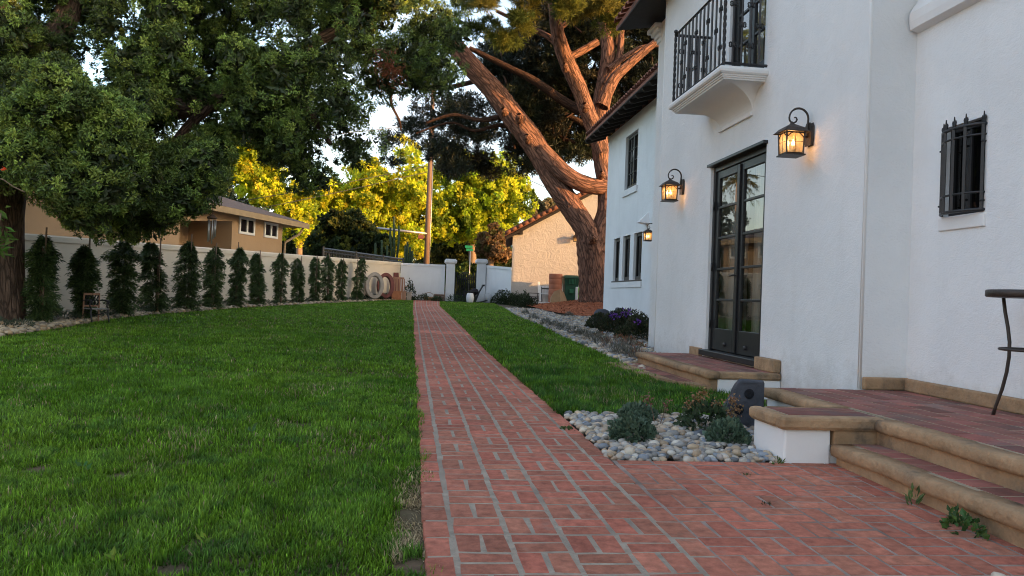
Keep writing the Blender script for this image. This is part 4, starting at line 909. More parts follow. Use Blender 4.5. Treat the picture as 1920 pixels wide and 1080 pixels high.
# lavender-like clumps in the long bed, dark shrub with purple flowers
LV = [(.12, .125, .10), (.085, .09, .07), (.15, .14, .12)]
lav = [(985, 590, 24.5), (1001, 596, 21), (1025, 607, 18.5), (1040, 612, 17.6), (1055, 618, 16.6), (1078, 626, 15.3), (1092, 632, 14.6), (1112, 641, 13.6), (1128, 647, 13.0), (1148, 657, 12.0), (1165, 668, 11.1), (1180, 672, 10.8), (1197, 678, 10.4), (1066, 594, 23.5), (1180, 652, 12.6)]
for i, (x, y, Y) in enumerate(lav):
    p = at(x, y, Y); p.z = gz(Y); s_ = random.uniform(.8, 1.2)
    lb = ['grey clump of low lavender, farthest at the grass corner', 'grey lavender clump second from the far grass corner'][i] if i < 2 else None
    red = i in (9, 12, 14)
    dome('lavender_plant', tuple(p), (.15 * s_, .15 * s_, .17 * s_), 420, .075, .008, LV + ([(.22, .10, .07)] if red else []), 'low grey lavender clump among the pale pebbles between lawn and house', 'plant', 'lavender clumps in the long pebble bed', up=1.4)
reds = MB()
for i, (x, y, Y) in enumerate(((1122, 629, 14.9), (1160, 635, 14.3), (1178, 640, 13.8), (1200, 650, 12.4))):
    p = at(x, y, Y); dome('succulent', (p.x, p.y, gz(Y) + .03), (.10, .10, .08), 90, .05, .022, [(.30, .11, .06), (.22, .12, .07), (.12, .12, .06)], ['rusty red succulent in the pebbles farthest from the door step', 'rusty red succulent in front of the purple flowered shrub', 'rusty succulent among pebbles, second nearest to the door step', 'red succulent in the pebbles right beside the door step'][i], 'plant', 'rusty succulents in the long pebble bed', up=1.2)
for i, (x, y, Y, r_, nn) in enumerate(((1135, 622, 17.6, (.42, .5, .36), 3800), (1170, 628, 16.2, (.5, .55, .48), 5200), (1200, 640, 14.6, (.42, .6, .42), 5200))):
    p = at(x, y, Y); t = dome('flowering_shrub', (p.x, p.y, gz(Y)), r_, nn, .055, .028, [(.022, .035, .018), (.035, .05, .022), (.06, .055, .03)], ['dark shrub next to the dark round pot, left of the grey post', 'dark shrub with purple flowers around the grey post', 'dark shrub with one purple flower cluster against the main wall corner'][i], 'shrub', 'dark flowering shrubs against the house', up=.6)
    fl = {0: [], 1: [(1155, 593, 16.2)], 2: [(1196, 604, 14.6)]}[i]
    if i == 1: fl += [(1171, 590, 16.2), (1179, 588, 16.2), (1148, 594, 16.3)]
    if fl:
        for f in fl: n = 20; leaf_mesh('flower', np.array([tuple(at(f[0], f[1] - 2, f[2] - .3))]) + rng.normal(0, .04, (n, 3)) * np.array([1, 1, .8]), sph(n), .05, .04, jit((.14, .045, .30), n, .3), M_leaf, t)
gp = thing('grey_post', tuple(at(1157, 628, 17.0)), 'short round grey post behind the purple flowered shrub', 'post')
p = at(1157, 628, 17.3); mb = MB(); mb.lathe([(.06, 0), (.062, .50), (.058, .53), (.02, .54)], (p.x, p.y, gz(17.3)), 14); mb.build('post', mat('grey_post_paint', (.11, .12, .13), .7), gp)
pt = thing('dark_pot', tuple(at(1127, 612, 22)), 'dark round upturned pot at the edge of the mulch mound', 'pot')
p = at(1128, 612, 20.5); mb = MB(); mb.lathe([(.23, 0), (.24, .1), (.22, .28), (.17, .36), (.08, .40)], (p.x, p.y, gz(20.5)), 20); mb.build('pot', M_rock, pt)

# ================================================================== GARDEN WALLS, GATE
C0 = Vector((-1.18, 38.3, 0)); W1 = Vector((-8.0, 18.2, 0)); wdir = (W1 - C0).normalized(); wn_ = Vector((wdir.y, -wdir.x, 0))
if wn_.x > 0: wn_ = -wn_                                   # points away from the garden
zc, z1 = at(748, 492, 38.3).z, at(104, 442, 18.2).z; Lw = (W1 - C0).length
def wtop(t): return zc + (z1 - zc) * t / Lw
gw = thing('garden_wall', (-5, 28, .3), 'long cream stucco garden wall behind the row of young trees', 'garden wall')
mb = MB(); cap = MB(); K = 22; TL = 46
for i in range(K):
    t0, t1 = TL * i / K, TL * (i + 1) / K; a, b = C0 + wdir * t0, C0 + wdir * t1; za, zb_ = wtop(t0) - .14, wtop(t1) - .14
    mb.quad((a.x, a.y, -.3), (b.x, b.y, -.3), (b.x, b.y, zb_), (a.x, a.y, za))
    A, B = a + wn_ * .22, b + wn_ * .22; mb.quad((B.x, B.y, -.3), (A.x, A.y, -.3), (A.x, A.y, za), (B.x, B.y, zb_))
e0, e1 = C0 - wdir * .1, C0 + wdir * TL
P_ = [(-.035, -.14), (-.035, -.03), (-.01, .0), (.22, 0), (.25, -.03), (.25, -.14)]
cap.add([(e.x + wn_.x * o, e.y + wn_.y * o, zt_ + z) for e, zt_ in ((e0, wtop(-.1)), (e1, wtop(TL))) for o, z in P_], [(i, (i + 1) % 6, 6 + (i + 1) % 6, 6 + i) for i in range(6)] + [tuple(range(5, -1, -1)), tuple(range(6, 12))])
mb.build('wall', M_cream, gw); cap.build('wall_cap', M_cream, gw)
def zpx(x, y, Y): return at(x, y, Y).z
for nm, lb, x0, x1, zt_ in (('garden_wall', 'white back wall left of the gate, end of the brick path', -1.15, .98, zpx(800, 495, 38.3)),):
    bw = thing(nm, ((x0 + x1) / 2, 38.3, .6), lb, 'garden wall'); mb = MB(); mb.box((x0, 38.3, .3), (x1, 38.5, zt_ - .12)); mb.build('wall', M_wall, bw)
    mb = MB(); mb.box((x0, 38.265, zt_ - .12), (x1, 38.535, zt_)); mb.build('wall_cap', M_wall, bw, bevel=.012)
for i, (xa, xb) in enumerate(((835, 851), (893, 909))):
    a, b = at(xa, 560, 38.1).x, at(xb, 560, 38.1).x; zt_ = zpx(845 + 58 * i, 485.5, 38.1); zc_ = zpx(845 + 58 * i, 494, 38.1)
    pl = thing('gate_pillar', ((a + b) / 2, 38.3, .6), ['white square gate pillar left of the iron gate', 'white square gate pillar right of the iron gate'][i], 'pillar', 'white gate pillars')
    mb = MB(); mb.box((a, 38.1, .3), (b, 38.1 + b - a, zc_)); mb.build('shaft', M_wall, pl)
    mb = MB(); e = .09; mb.rbox((a - e, 38.1 - e, zc_ + .002), (b + e, 38.1 + b - a + e, zt_ - .03), .05); mb.rbox((a - e + .05, 38.1 - e + .05, zt_ - .03), (b + e - .05, 38.1 + b - a + e - .05, zt_), .02); mb.build('capital', M_wall, pl)
xa, xb = at(851, 540, 38.3).x + .02, at(893, 540, 38.3).x - .02
gt = thing('iron_gate', ((xa + xb) / 2, 38.3, .65), 'black iron gate with thin bars between the two white pillars', 'gate')
mb = MB(); 
for x in (xa + .03, xa + .13, xb - .03, xb - .13): mb.bar((x, 38.3, .68), (x, 38.3, 2.05), .045)
for i in range(1, 8):
    x = xa + .13 + (xb - xa - .26) * i / 8; u = (i / 8 - .5) * 2; mb.bar((x, 38.3, .72), (x, 38.3, 1.72 + .30 * (1 - u * u)), .032)
mb.tube([(xa + .13 + (xb - xa - .26) * i / 16, 38.3, 1.75 + .32 * (1 - (i / 8 - 1) ** 2)) for i in range(17)], .022, 6)
for z in (.74, 1.0, 1.72): mb.bar((xa + .13, 38.3, z), (xb - .13, 38.3, z), .03)
mb.tube([((xa + xb) / 2 + .13 * math.cos(t), 38.3, 1.88 + .13 * math.sin(t)) for t in [i / 16 * 6.283 for i in range(17)]], .018, 5)
mb.build('gate_leaf', M_iron, gt); mb = MB(); mb.box((xa + .10, 38.27, 1.25), (xa + .16, 38.33, 1.42)); mb.build('lock', M_iron, gt)

bw = thing('garden_wall', (3.4, 37, .6), 'short white wall angled between the right gate pillar and the garage corner', 'garden wall')
pa_, pb_2 = at(909, 497, 38.3), at(959, 501.5, 36.0); mb = MB(); mb.prism([(pa_.x, 38.35, .3), (pb_2.x + .03, 36.02, .3), (pb_2.x + .03, 36.02, pb_2.z - .12), (pa_.x, 38.35, pa_.z - .12)], (.14, .10, 0)); mb.build('wall', M_wall, bw)
mb = MB(); mb.prism([(pa_.x - .03, 38.32, pa_.z - .118), (pb_2.x, 35.99, pb_2.z - .118), (pb_2.x, 35.99, pb_2.z), (pa_.x - .03, 38.32, pa_.z)], (.2, .14, 0)); mb.build('wall_cap', M_wall, bw)
shade_wall = thing('garden_wall', (11, 31.5, .5), 'unseen wall added behind the rear wing to shade garage and back wall', 'garden wall'); mb = MB(); mb.box((10.6, 27, .3), (10.8, 35.6, 2.35)); mb.box((10.8, 31.0, .3), (10.95, 32.16, 4.4)); mb.build('wall', M_wall, shade_wall)  # unseen wall added to shade the garage foot, raised part stops a sun streak
# iron railing behind the left wall
irf = thing('iron_fence', (-3.5, 36.5, 2.2), 'black iron railing rising just behind the far end of the garden wall', 'fence')
mb = MB(); pa, pb = at(606, 466, 31), at(756, 486, 39.2); pa2, pb2 = at(606, 486, 31), at(756, 506, 39.2)
mb.bar(pa, pb, .06); mb.bar(pa2 + (pa - pa2) * .72, pb2 + (pb - pb2) * .72, .04)
for i in range(61):
    t = i / 60; a = pa2.lerp(pb2, t); b = pa.lerp(pb, t); mb.bar(a, b, .020)
for t in (0, .35, .7, 1): a = pa2.lerp(pb2, t); b = pa.lerp(pb, t); mb.bar(a - Vector((0, 0, 1)), b + Vector((0, 0, .08)), .07)
mb.build('railing', M_iron, irf)

# ================================================================== THINGS AT THE FAR END
def oval(name, cpx, Y, w_, h_, dep, thick, m, label, yaw=35):
    c = at(cpx[0], cpx[1], Y); t = thing(name, (c.x, c.y, gz(Y)), label, 'oval ring', 'large oval rings leaning on the garden wall'); mb = MB(); n = 36
    M_ = Matrix.Translation(c) @ Matrix.Rotation(R(yaw), 4, 'Z') @ Matrix.Rotation(R(-7), 4, 'X'); vs = []
    for i in range(n):
        a = 2 * math.pi * i / n
        for (k, d) in ((1, 0), (1, dep), (0, dep), (0, 0)):
            rw, rh = w_ / 2 - (0 if k else thick), h_ / 2 - (0 if k else thick); vs.append(M_ @ Vector((rw * math.cos(a), d, rh * math.sin(a))))
    mb.add(vs, [(i * 4 + j, ((i + 1) % n) * 4 + j, ((i + 1) % n) * 4 + (j + 1) % 4, i * 4 + (j + 1) % 4)[::-1] for i in range(n) for j in range(4)])
    mb.build('ring', m, t, bevel=.01); return t
oval('oval_ring', (703, 535), 34.0, .78, 1.14, .34, .15, M_greyr, 'large beige oval ring, left of the pair leaning on the far wall', 12)
oval('oval_ring', (724, 535), 35.0, .74, 1.12, .34, .15, M_redwood, 'large red brown oval ring, right of the pair leaning on the far wall', 12)
pn = thing('tapered_planks', tuple(at(737, 560, 36.9)), 'two tall red brown tapered planks standing behind the wooden chair', 'planks'); mb = MB()
for (x0, x1, xt0, xt1, yt) in ((727, 741, 727, 736, 511.5), (737, 750, 738.5, 747, 511.5)):
    a, b, c, d = at(x0, 562, 37.2), at(x1, 562, 37.2), at(xt1, yt, 37.5), at(xt0, yt, 37.5); mb.prism([a, b, c, d], (0, .12, 0))
mb.build('planks', M_redwood, pn, bevel=.01)
wc = thing('wooden_chair', tuple(at(746, 560, 36.3)), 'weathered orange wooden garden chair in the far left corner', 'chair')
o_ = at(735, 561, 36.2); o_.z = gz(36.2)
def cb(mb, a, b): mb.box((o_.x + a[0], o_.y + a[1], o_.z + a[2]), (o_.x + b[0], o_.y + b[1], o_.z + b[2]))
mb = MB(); cb(mb, (0.02, -.05, .36), (.62, .5, .42)); mb.build('seat', M_wood2, wc)
mb = MB(); cb(mb, (.0, -.08, 0), (.42, -.04, .40)); cb(mb, (.0, -.03, 0), (.06, .5, .36)); mb.build('front_panel', M_wood2, wc)
mb = MB(); cb(mb, (.43, -.08, 0), (.62, -.03, .42)); mb.build('leg', M_wood, wc)
mb = MB()
for i in range(4): cb(mb, (.02 + i * .12, .50, .40), (.11 + i * .12, .53, 1.02))
cb(mb, (-.01, .48, .98), (.50, .54, 1.06)); cb(mb, (-.03, .47, .36), (.02, .54, 1.04)); cb(mb, (.50, .47, .36), (.54, .54, 1.0)); mb.build('backrest', M_wood, wc)
mb = MB(); cb(mb, (-.04, -.06, .62), (.03, .55, .655)); cb(mb, (.58, -.06, .62), (.66, .55, .655)); mb.build('arm', M_wood, wc)
pb_ = thing('wooden_box', tuple(at(765, 561, 36.4)), 'small pale wooden box beside the orange wooden chair', 'box'); p = at(762, 561, 36.6); p.z = gz(36.6)
mb = MB(); mb.box((p.x, p.y, p.z), (p.x + .22, p.y + .3, p.z + .38)); mb.build('box', M_greyr, pb_, bevel=.01)
dome('corner_shrub', tuple(at(769, 560, 37.2)), (.26, .25, .85), 420, .09, .05, [(.025, .04, .02), (.04, .06, .03)], 'thin dark leafy shrub right of the wooden chair', 'shrub', up=.5)
bk = thing('wicker_basket', tuple(at(804, 562, 37.7)), 'small wicker basket with a tall hoop handle by the back wall', 'basket'); p = at(804, 562, 37.9); p.z = gz(37.9) - .02
mb = MB(); mb.lathe([(.20, 0), (.25, .05), (.27, .18), (.25, .19), (.20, .06)], tuple(p), 20); mb.build('basket', M_wicker, bk)
mb = MB(); mb.tube([(p.x + .24 * math.cos(t), p.y, p.z + .18 + .22 * math.sin(t)) for t in [math.pi * i / 14 for i in range(15)]], .012, 6); mb.build('handle', M_wicker, bk)
tr = thing('storage_chest', tuple(at(822, 563, 37.7)), 'brown storage chest against the back wall beside the left gate pillar', 'chest'); p = at(814, 563, 37.8); p.z = gz(37.8) - .02
mb = MB(); mb.rbox((p.x, p.y, p.z), (p.x + .48, p.y + .3, p.z + .24), .02); mb.build('body', M_pole, tr); mb = MB(); mb.rbox((p.x - .01, p.y - .01, p.z + .245), (p.x + .49, p.y + .31, p.z + .34), .03); mb.build('lid', M_pole, tr)
for i, (x, Y, s_) in enumerate(((794, 37.6, .28), (819, 37.2, .20), (856, 37.2, .34), (878, 36.5, .26))):
    p = at(x, 562, Y); dome('low_fern', (p.x, p.y, gz(Y) - .02), (s_, s_, s_ * .9), 260, .14, .03, [(.03, .05, .025), (.045, .075, .03)], ['small fern left of the wicker basket', 'tiny plant in front of the brown trunk box', 'low fern at the foot of the left gate pillar', 'small plant between the white stool and the rocking chair'][i], 'fern', 'small ferns near the gate', up=.8)
# rocking chair
rc = thing('rocking_chair', tuple(at(885, 565, 37.0)), 'black wooden rocking chair with a dark cushion in front of the gate', 'rocking chair')
b_ = at(866, 565, 37.0); bx, by, bz = b_.x, 36.9, gz(37) - .02
for yy_ in (0, .55):
    mb = MB(); mb.tube([(bx - .05 + 1.25 * i / 12, by + yy_, bz + .02 + .16 * ((i / 12 - .45) * 1.6) ** 2) for i in range(13)], .022, 5); mb.build('rocker', M_black, rc)
mb = MB(); mb.prism([(bx + .02, by - .02, bz + .36), (bx + .66, by - .02, bz + .28), (bx + .66, by - .02, bz + .24), (bx + .02, by - .02, bz + .32)], (0, .6, 0)); mb.build('seat', M_black, rc)
mb = MB()
for i in range(6): y = by + i * .11; mb.prism([(bx + .64, y, bz + .26), (bx + .68, y, bz + .26), (bx + .99, y, bz + .82), (bx + .95, y, bz + .82)], (0, .055, 0))
mb.prism([(bx + .93, by - .03, bz + .80), (bx + 1.03, by - .03, bz + .80), (bx + 1.05, by - .03, bz + .88), (bx + .95, by - .03, bz + .88)], (0, .66, 0)); mb.build('backrest', M_black, rc)
for yy_ in (-.02, .55):
    mb = MB(); mb.box((bx + .08, by + yy_, bz + .52), (bx + .82, by + yy_ + .06, bz + .55)); mb.bar((bx + .12, by + yy_ + .03, bz + .06), (bx + .12, by + yy_ + .03, bz + .53), .04); mb.bar((bx + .62, by + yy_ + .03, bz + .04), (bx + .80, by + yy_ + .03, bz + .53), .04); mb.build('arm', M_black, rc)
mb = MB(); mb.ball((bx + .55, by + .28, bz + .50), (.24, .22, .17), 12, 8, Matrix.Rotation(R(-30), 4, 'Y')); mb.build('cushion', mat('dark_cushion', (.03, .025, .03), .9), rc)
for i, (x, Y) in enumerate(((881, 36.2), (914, 37.6))):
    p = at(x, 565, Y); st = thing('garden_stool', (p.x, p.y, gz(Y) - .01), ['white ceramic drum stool in front of the rocking chair', 'white ceramic drum stool right of the rocking chair by the wall'][i], 'stool', 'white ceramic garden stools')
    mb = MB(); mb.lathe([(.12, 0), (.14, .01), (.175, .15), (.18, .24), (.17, .34), (.14, .44), (.12, .46), (.03, .465)], (p.x, p.y, gz(Y) - .01), 18); mb.build('stool', M_ceram, st)
# dark round hedge shrubs
for i, (x, y, Y, s_) in enumerate(((938, 566, 36.0, .42), (952, 569, 35.4, .46), (966, 568, 35.0, .44), (978, 572, 33.6, .46), (990, 577, 32.0, .42))):
    p = at(x, y, Y); dome('round_shrub', (p.x, p.y, gz(Y) - .03), (s_ * .9, s_ * .8, s_ * 1.35), 1500, .07, .04, [(.018, .03, .014), (.028, .045, .02), (.04, .06, .025)], ['dark round shrub nearest the back wall, leftmost of the clipped row', 'dark clipped shrub second from the left of the row', 'dark clipped shrub in the middle of the row', 'dark clipped shrub second from the right of the row', 'dark clipped shrub nearest the viewer, rightmost of the row'][i], 'shrub', 'dark clipped shrubs before the garage', up=.4)

# ------------------------------------------------------------------ garage
ga = thing('garage', (3.98, 36.0, .6), 'stucco garage with a tiled gable roof, its wall lit orange by the low sun', 'garage')
GY = 36.0; gx0 = at(959.5, 500, GY).x; ez = at(961, 437, GY).z; rx = 8.3; rz_ = ez + (at(1050, 392, GY).z - ez) / (at(1050, 392, GY).x - gx0) * (rx - gx0)
mb = MB(); mb.add([(gx0, GY, .3), (13, GY, .3), (13, GY, ez), (rx, GY, rz_), (gx0, GY, ez)], [(0, 1, 2, 3, 4)]); mb.quad((gx0, GY + 8, .3), (gx0, GY, .3), (gx0, GY, ez), (gx0, GY + 8, ez)); mb.quad((13, GY, .3), (13, GY + 8, .3), (13, GY + 8, ez), (13, GY, ez))
mb.build('wall', M_garage, ga)
sl = (rz_ - ez) / (rx - gx0); mb = MB(); ov = .36
for (xa, xb, za, zb_) in ((gx0 - ov, rx, ez - sl * ov + .14, rz_ + .14), (13 + ov, rx, ez - sl * ov + .14, rz_ + .14)):
    mb.prism([(xa, GY - .34, za), (xb, GY - .34, zb_), (xb, GY - .34, zb_ - .12), (xa, GY - .34, za - .12)], (0, 8.6, 0))
mb.build('roof', M_tile, ga)
mb = MB(); n = 18
for i in range(n):
    u0, u1 = i / n, (i + 1) / n + .01; a = Vector((gx0 - ov, GY - .36, ez - sl * ov + .16)).lerp(Vector((rx, GY - .36, rz_ + .16)), u0); b = Vector((gx0 - ov, GY - .36, ez - sl * ov + .16)).lerp(Vector((rx, GY - .36, rz_ + .16)), u1)
    mb.tube([a, b], [.10, .085], 8)
mb.build('verge_tiles', M_tile, ga)
mb = MB(); mb.prism([(gx0 - ov + .05, GY - .30, ez - sl * ov - .0), (rx, GY - .30, rz_ + .02), (rx, GY - .30, rz_ - .10), (gx0 - ov + .05, GY - .30, ez - sl * ov - .12)], (0, .29, 0)); mb.box((gx0 + .30, GY - .30, ez - .05), (gx0 + .45, GY - .002, ez + .10)); mb.build('fascia', M_eave, ga)

ga.rotation_euler = (0, 0, R(-6.5))
# things in front of the garage
mt = thing('side_table', tuple(at(1000, 567, 34.6)), 'thin dark metal side table with a shelf beside the white slatted chair', 'side table')
a, b = at(989.5, 567, 34.6), at(1009.5, 567, 34.6); z0, z1_ = b.z - .02, at(1000, 549, 34.6).z; mb = MB()
mb.box((a.x, 34.4, z1_ - .03), (b.x, 34.8, z1_)); mb.box((a.x, 34.4, z1_ - .19), (b.x, 34.8, z1_ - .16)); mb.build('table_top', M_bronze, mt)
for x in (a.x + .015, b.x - .015):
    for y in (34.41, 34.79): mb = MB(); mb.bar((x, y, z0), (x, y, z1_ - .03), .025); mb.build('leg', M_bronze, mt)
sc_ = thing('slatted_chair', tuple(at(1022, 567, 34.8)), 'white slatted garden chair with thin dark arms against the garage wall', 'chair'); a, b = at(1014, 567, 34.8), at(1030, 567, 34.8); zt_ = at(1020, 536, 34.8).z; z0 = a.z; mb = MB()
for i in range(6): x = a.x + (b.x - a.x) * i / 6; mb.prism([(x + .02, 34.75, z0 + .02), (x + .07, 34.75, z0 + .02), (x + .03, 35.0, zt_), (x - .02, 35.0, zt_)], (0, .02, 0))
mb.build('backrest', M_white, sc_)
mb = MB(); mb.box((a.x - .02, 34.3, z0 + .38), (b.x + .25, 34.8, z0 + .41)); mb.build('seat', M_white, sc_)
mb = MB(); mb.bar((a.x - .03, 34.3, z0), (a.x + .03, 34.9, zt_ - .05), .03); mb.bar((a.x, 34.8, zt_ - .12), (b.x + .1, 34.8, zt_ - .14), .03); mb.bar((a.x - .02, 34.3, z0 + .62), (b.x + .2, 34.5, z0 + .62), .03); mb.build('arm', M_bronze, sc_)
wp = thing('white_board', tuple(at(1013, 560, 35.2)), 'narrow white board leaning on the garage wall behind the slatted chair', 'board'); a = at(1010, 560, 35.2); zt_ = at(1013, 528, 35.6).z; mb = MB()
mb.prism([(a.x, 35.2, a.z - .1), (a.x + .14, 35.2, a.z - .1), (a.x + .10, 35.7, zt_), (a.x + .0, 35.7, zt_)], (0, .03, 0)); mb.build('board', M_white, wp)
dr = thing('terracotta_drum', tuple(at(1042, 566, 34.3)), 'tall stack of terracotta rings left of the green bin', 'clay rings'); a, b = at(1028.5, 540, 34.3), at(1054, 540, 34.3); z0, zt_ = at(1042, 568, 34.3).z - .1, at(1042, 513.5, 34.3).z; cx_ = (a.x + b.x) / 2; rr_ = (b.x - a.x) / 2
pr = []; nr = 6
for i in range(nr):
    za, zb_ = z0 + (zt_ - z0) * i / nr, z0 + (zt_ - z0) * (i + 1) / nr; rq = rr_ * random.uniform(.95, 1.0); pr += [(rq - .012, za + .002), (rq, za + .02), (rq, zb_ - .02), (rq - .012, zb_ - .002)]
pr += [(rr_ - .05, zt_ - .003), (rr_ - .05, zt_ - .3)]
mb = MB(); mb.lathe(pr, (cx_, 34.3, 0), 28); mb.build('rings', M_terra, dr)
bn = thing('wheelie_bin', tuple(at(1073, 565, 34.3)), 'green wheeled waste bin with a slatted lid front beside the pine trunk', 'bin'); a, b = at(1057, 540, 34.1), at(1086.5, 540, 34.1); z0, zt_ = at(1073, 562, 34.1).z - .15, at(1073, 516, 34.1).z; w_ = b.x - a.x; cy = 34.1; cxx = (a.x + b.x) / 2
def fr(h, z, dp, yo=0): return [(cxx - h, cy + yo, z), (cxx + h, cy + yo, z), (cxx + h, cy + dp, z), (cxx - h, cy + dp, z)]
hh = zt_ - z0; rr2 = [fr(w_ * .36, z0, .55, .08), fr(w_ * .43, z0 + hh * .62, .62, .02), fr(w_ * .47, z0 + hh * .80, .66, -.02), fr(w_ * .48, z0 + hh * .88, .68, -.04)]
mb = MB(); mb.add([p for r_ in rr2 for p in r_], [(0, 3, 2, 1), (12, 13, 14, 15)] + [(k * 4 + i, k * 4 + (i + 1) % 4, k * 4 + 4 + (i + 1) % 4, k * 4 + 4 + i) for k in range(3) for i in range(4)]); mb.build('body', M_green, bn, bevel=.02)
mb = MB(); mb.add(fr(w_ * .51, z0 + hh * .885, .70, -.07) + fr(w_ * .50, z0 + hh * .95, .69, -.06) + fr(w_ * .36, z0 + hh * 1.0, .60, .06), [(0, 3, 2, 1), (8, 9, 10, 11)] + [(k * 4 + i, k * 4 + (i + 1) % 4, k * 4 + 4 + (i + 1) % 4, k * 4 + 4 + i) for k in range(2) for i in range(4)]); mb.build('lid', M_green, bn, bevel=.015)
mb = MB()
for i in range(5): x = cxx - w_ * .18 + i * w_ * .09; mb.box((x, cy - .075, z0 + hh * .68), (x + w_ * .035, cy - .03, z0 + hh * .86))
mb.box((cxx - w_ * .12, cy - .03, z0 + hh * .36), (cxx + w_ * .12, cy + .03, z0 + hh * .50)); mb.build('grip_slats', mat('bin_grip', (.04, .17, .09), .6), bn)
for sx_ in (-1, 1): mb = MB(); mb.tube([(cxx + sx_ * w_ * .36, cy + .55, z0 + .12), (cxx + sx_ * w_ * .46, cy + .55, z0 + .12)], .12, 14); mb.build('wheel', M_iron, bn)
lb_ = thing('green_sack', tuple(at(1084, 560, 33.7)), 'white and lime green plastic sack leaning on the right of the bin', 'sack'); a, b = at(1079, 560, 33.8), at(1088, 560, 33.8); zt_ = at(1084, 538, 33.8).z; mb = MB()
mb.rbox((a.x, 33.75, a.z - .2), (a.x + (b.x - a.x) * .5, 33.9, zt_), .03); mb.build('white_side', M_white, lb_); mb = MB(); mb.rbox((a.x + (b.x - a.x) * .5 + .002, 33.75, a.z - .2), (b.x, 33.9, zt_ - .01), .03); mb.build('green_side', M_lime, lb_)
td = thing('faceted_boulder', tuple(at(1049, 569, 33.2)), 'tan faceted fake boulder in front of the terracotta rings', 'boulder'); c = at(1049, 569, 33.2); pp = lambda x, y, d=0: at(x, y, 33.0) + Vector((0, d, 0))
F_ = [pp(1032.5, 570), pp(1034, 556), pp(1040, 546), pp(1049.5, 542.5), pp(1051.5, 573)]; G_ = [pp(1051.5, 573), pp(1049.5, 542.5), pp(1058, 548, .1), pp(1063.5, 560, .2), pp(1065.5, 570, .25)]
mb = MB(); bk_ = [v + Vector((.06, .6, -.04)) for v in (F_[0], F_[1], F_[2], F_[3], G_[2], G_[3], G_[4])]; loop = [F_[0], F_[1], F_[2], F_[3], G_[2], G_[3], G_[4]]
mb.add(F_, [(0, 1, 2, 3, 4)]); mb.add(G_, [(0, 1, 2, 3, 4)]); mb.add(loop + bk_, [(i, i + 7, i + 8, i + 1) for i in range(6)] + [tuple(range(7, 14))]); mb.build('shell', M_tanbox, td)
sb_ = thing('white_slab', tuple(at(1015, 572, 33.0)), 'low white concrete slab at the edge of the orange mulch', 'slab'); a, b = at(998, 574, 33.2), at(1046, 574, 33.2); z = at(1020, 566.5, 33.2).z; mb = MB(); mb.box((a.x, 33.2, .3), (b.x, 35.1, z)); mb.build('slab', M_white, sb_, bevel=.02)
mb = MB()

# ------------------------------------------------------------------ garden seat under the left tree
gc = thing('garden_chair', tuple(at(170, 604, 14.7)), 'small iron and wood garden chair on the stones under the big tree', 'chair')
Yc = 14.6; o_ = at(172, 600, Yc); o_.z = gz(Yc); k_ = 1 / (1480 / 14.9)      # metres per pixel there
ang = R(52); CH = Matrix.Translation((o_.x, o_.y, o_.z)) @ Matrix.Rotation(ang, 4, 'Z') @ Matrix.Scale(.68, 4)
def tp(*a): return [CH @ Vector(p) for p in a]
mb = MB(); mb.box((0, 0, .36), (.44, .40, .385), CH)
for i in range(0): pass
mb.build('seat', M_metalg if False else mat('pale_seat_wood', (.32, .31, .30), .8, .15, 6, .2, 30), gc)
mb = MB(); Bk = CH @ Matrix.Rotation(R(-12), 4, 'X') if False else CH
for (z0, z1_) in ((.42, .46), (.72, .78)): mb.box((0, .41, z0), (.44, .435, z1_), CH)
for x in (0, .415): mb.box((x, .405, .0), (x + .025, .44, .78), CH)
mb.build('backrest', M_wood, gc)
mb = MB()
for i in range(5): mb.tube(tp((.05 + i * .08, .42, .46), (.09 + i * .08, .42, .53), (.04 + i * .08, .42, .62), (.09 + i * .08, .42, .72)), .012, 5)
mb.tube(tp((.03, .42, .59), (.42, .42, .59)), .012, 5); mb.build('back_scrollwork', M_iron, gc)
for x in (-.01, .45):
    mb = MB(); mb.tube(tp((x, .42, .58), (x, .25, .60), (x, .08, .585), (x, .0, .55), (x, .02, .50), (x, .06, .52)), .013, 6); mb.tube(tp((x, .07, .56), (x, .10, .46), (x, .03, .38)), .012, 6); mb.build('arm', M_iron, gc)
    mb = MB(); mb.tube(tp((x, .02, .38), (x, .05, .25), (x, -.01, .12), (x, -.03, 0)), .013, 6); mb.build('leg', M_iron, gc)
mb = MB(); mb.tube(tp((0, .38, .3), (.22, .2, .2), (.44, .02, .3)), .01, 5); mb.build('brace', M_iron, gc)
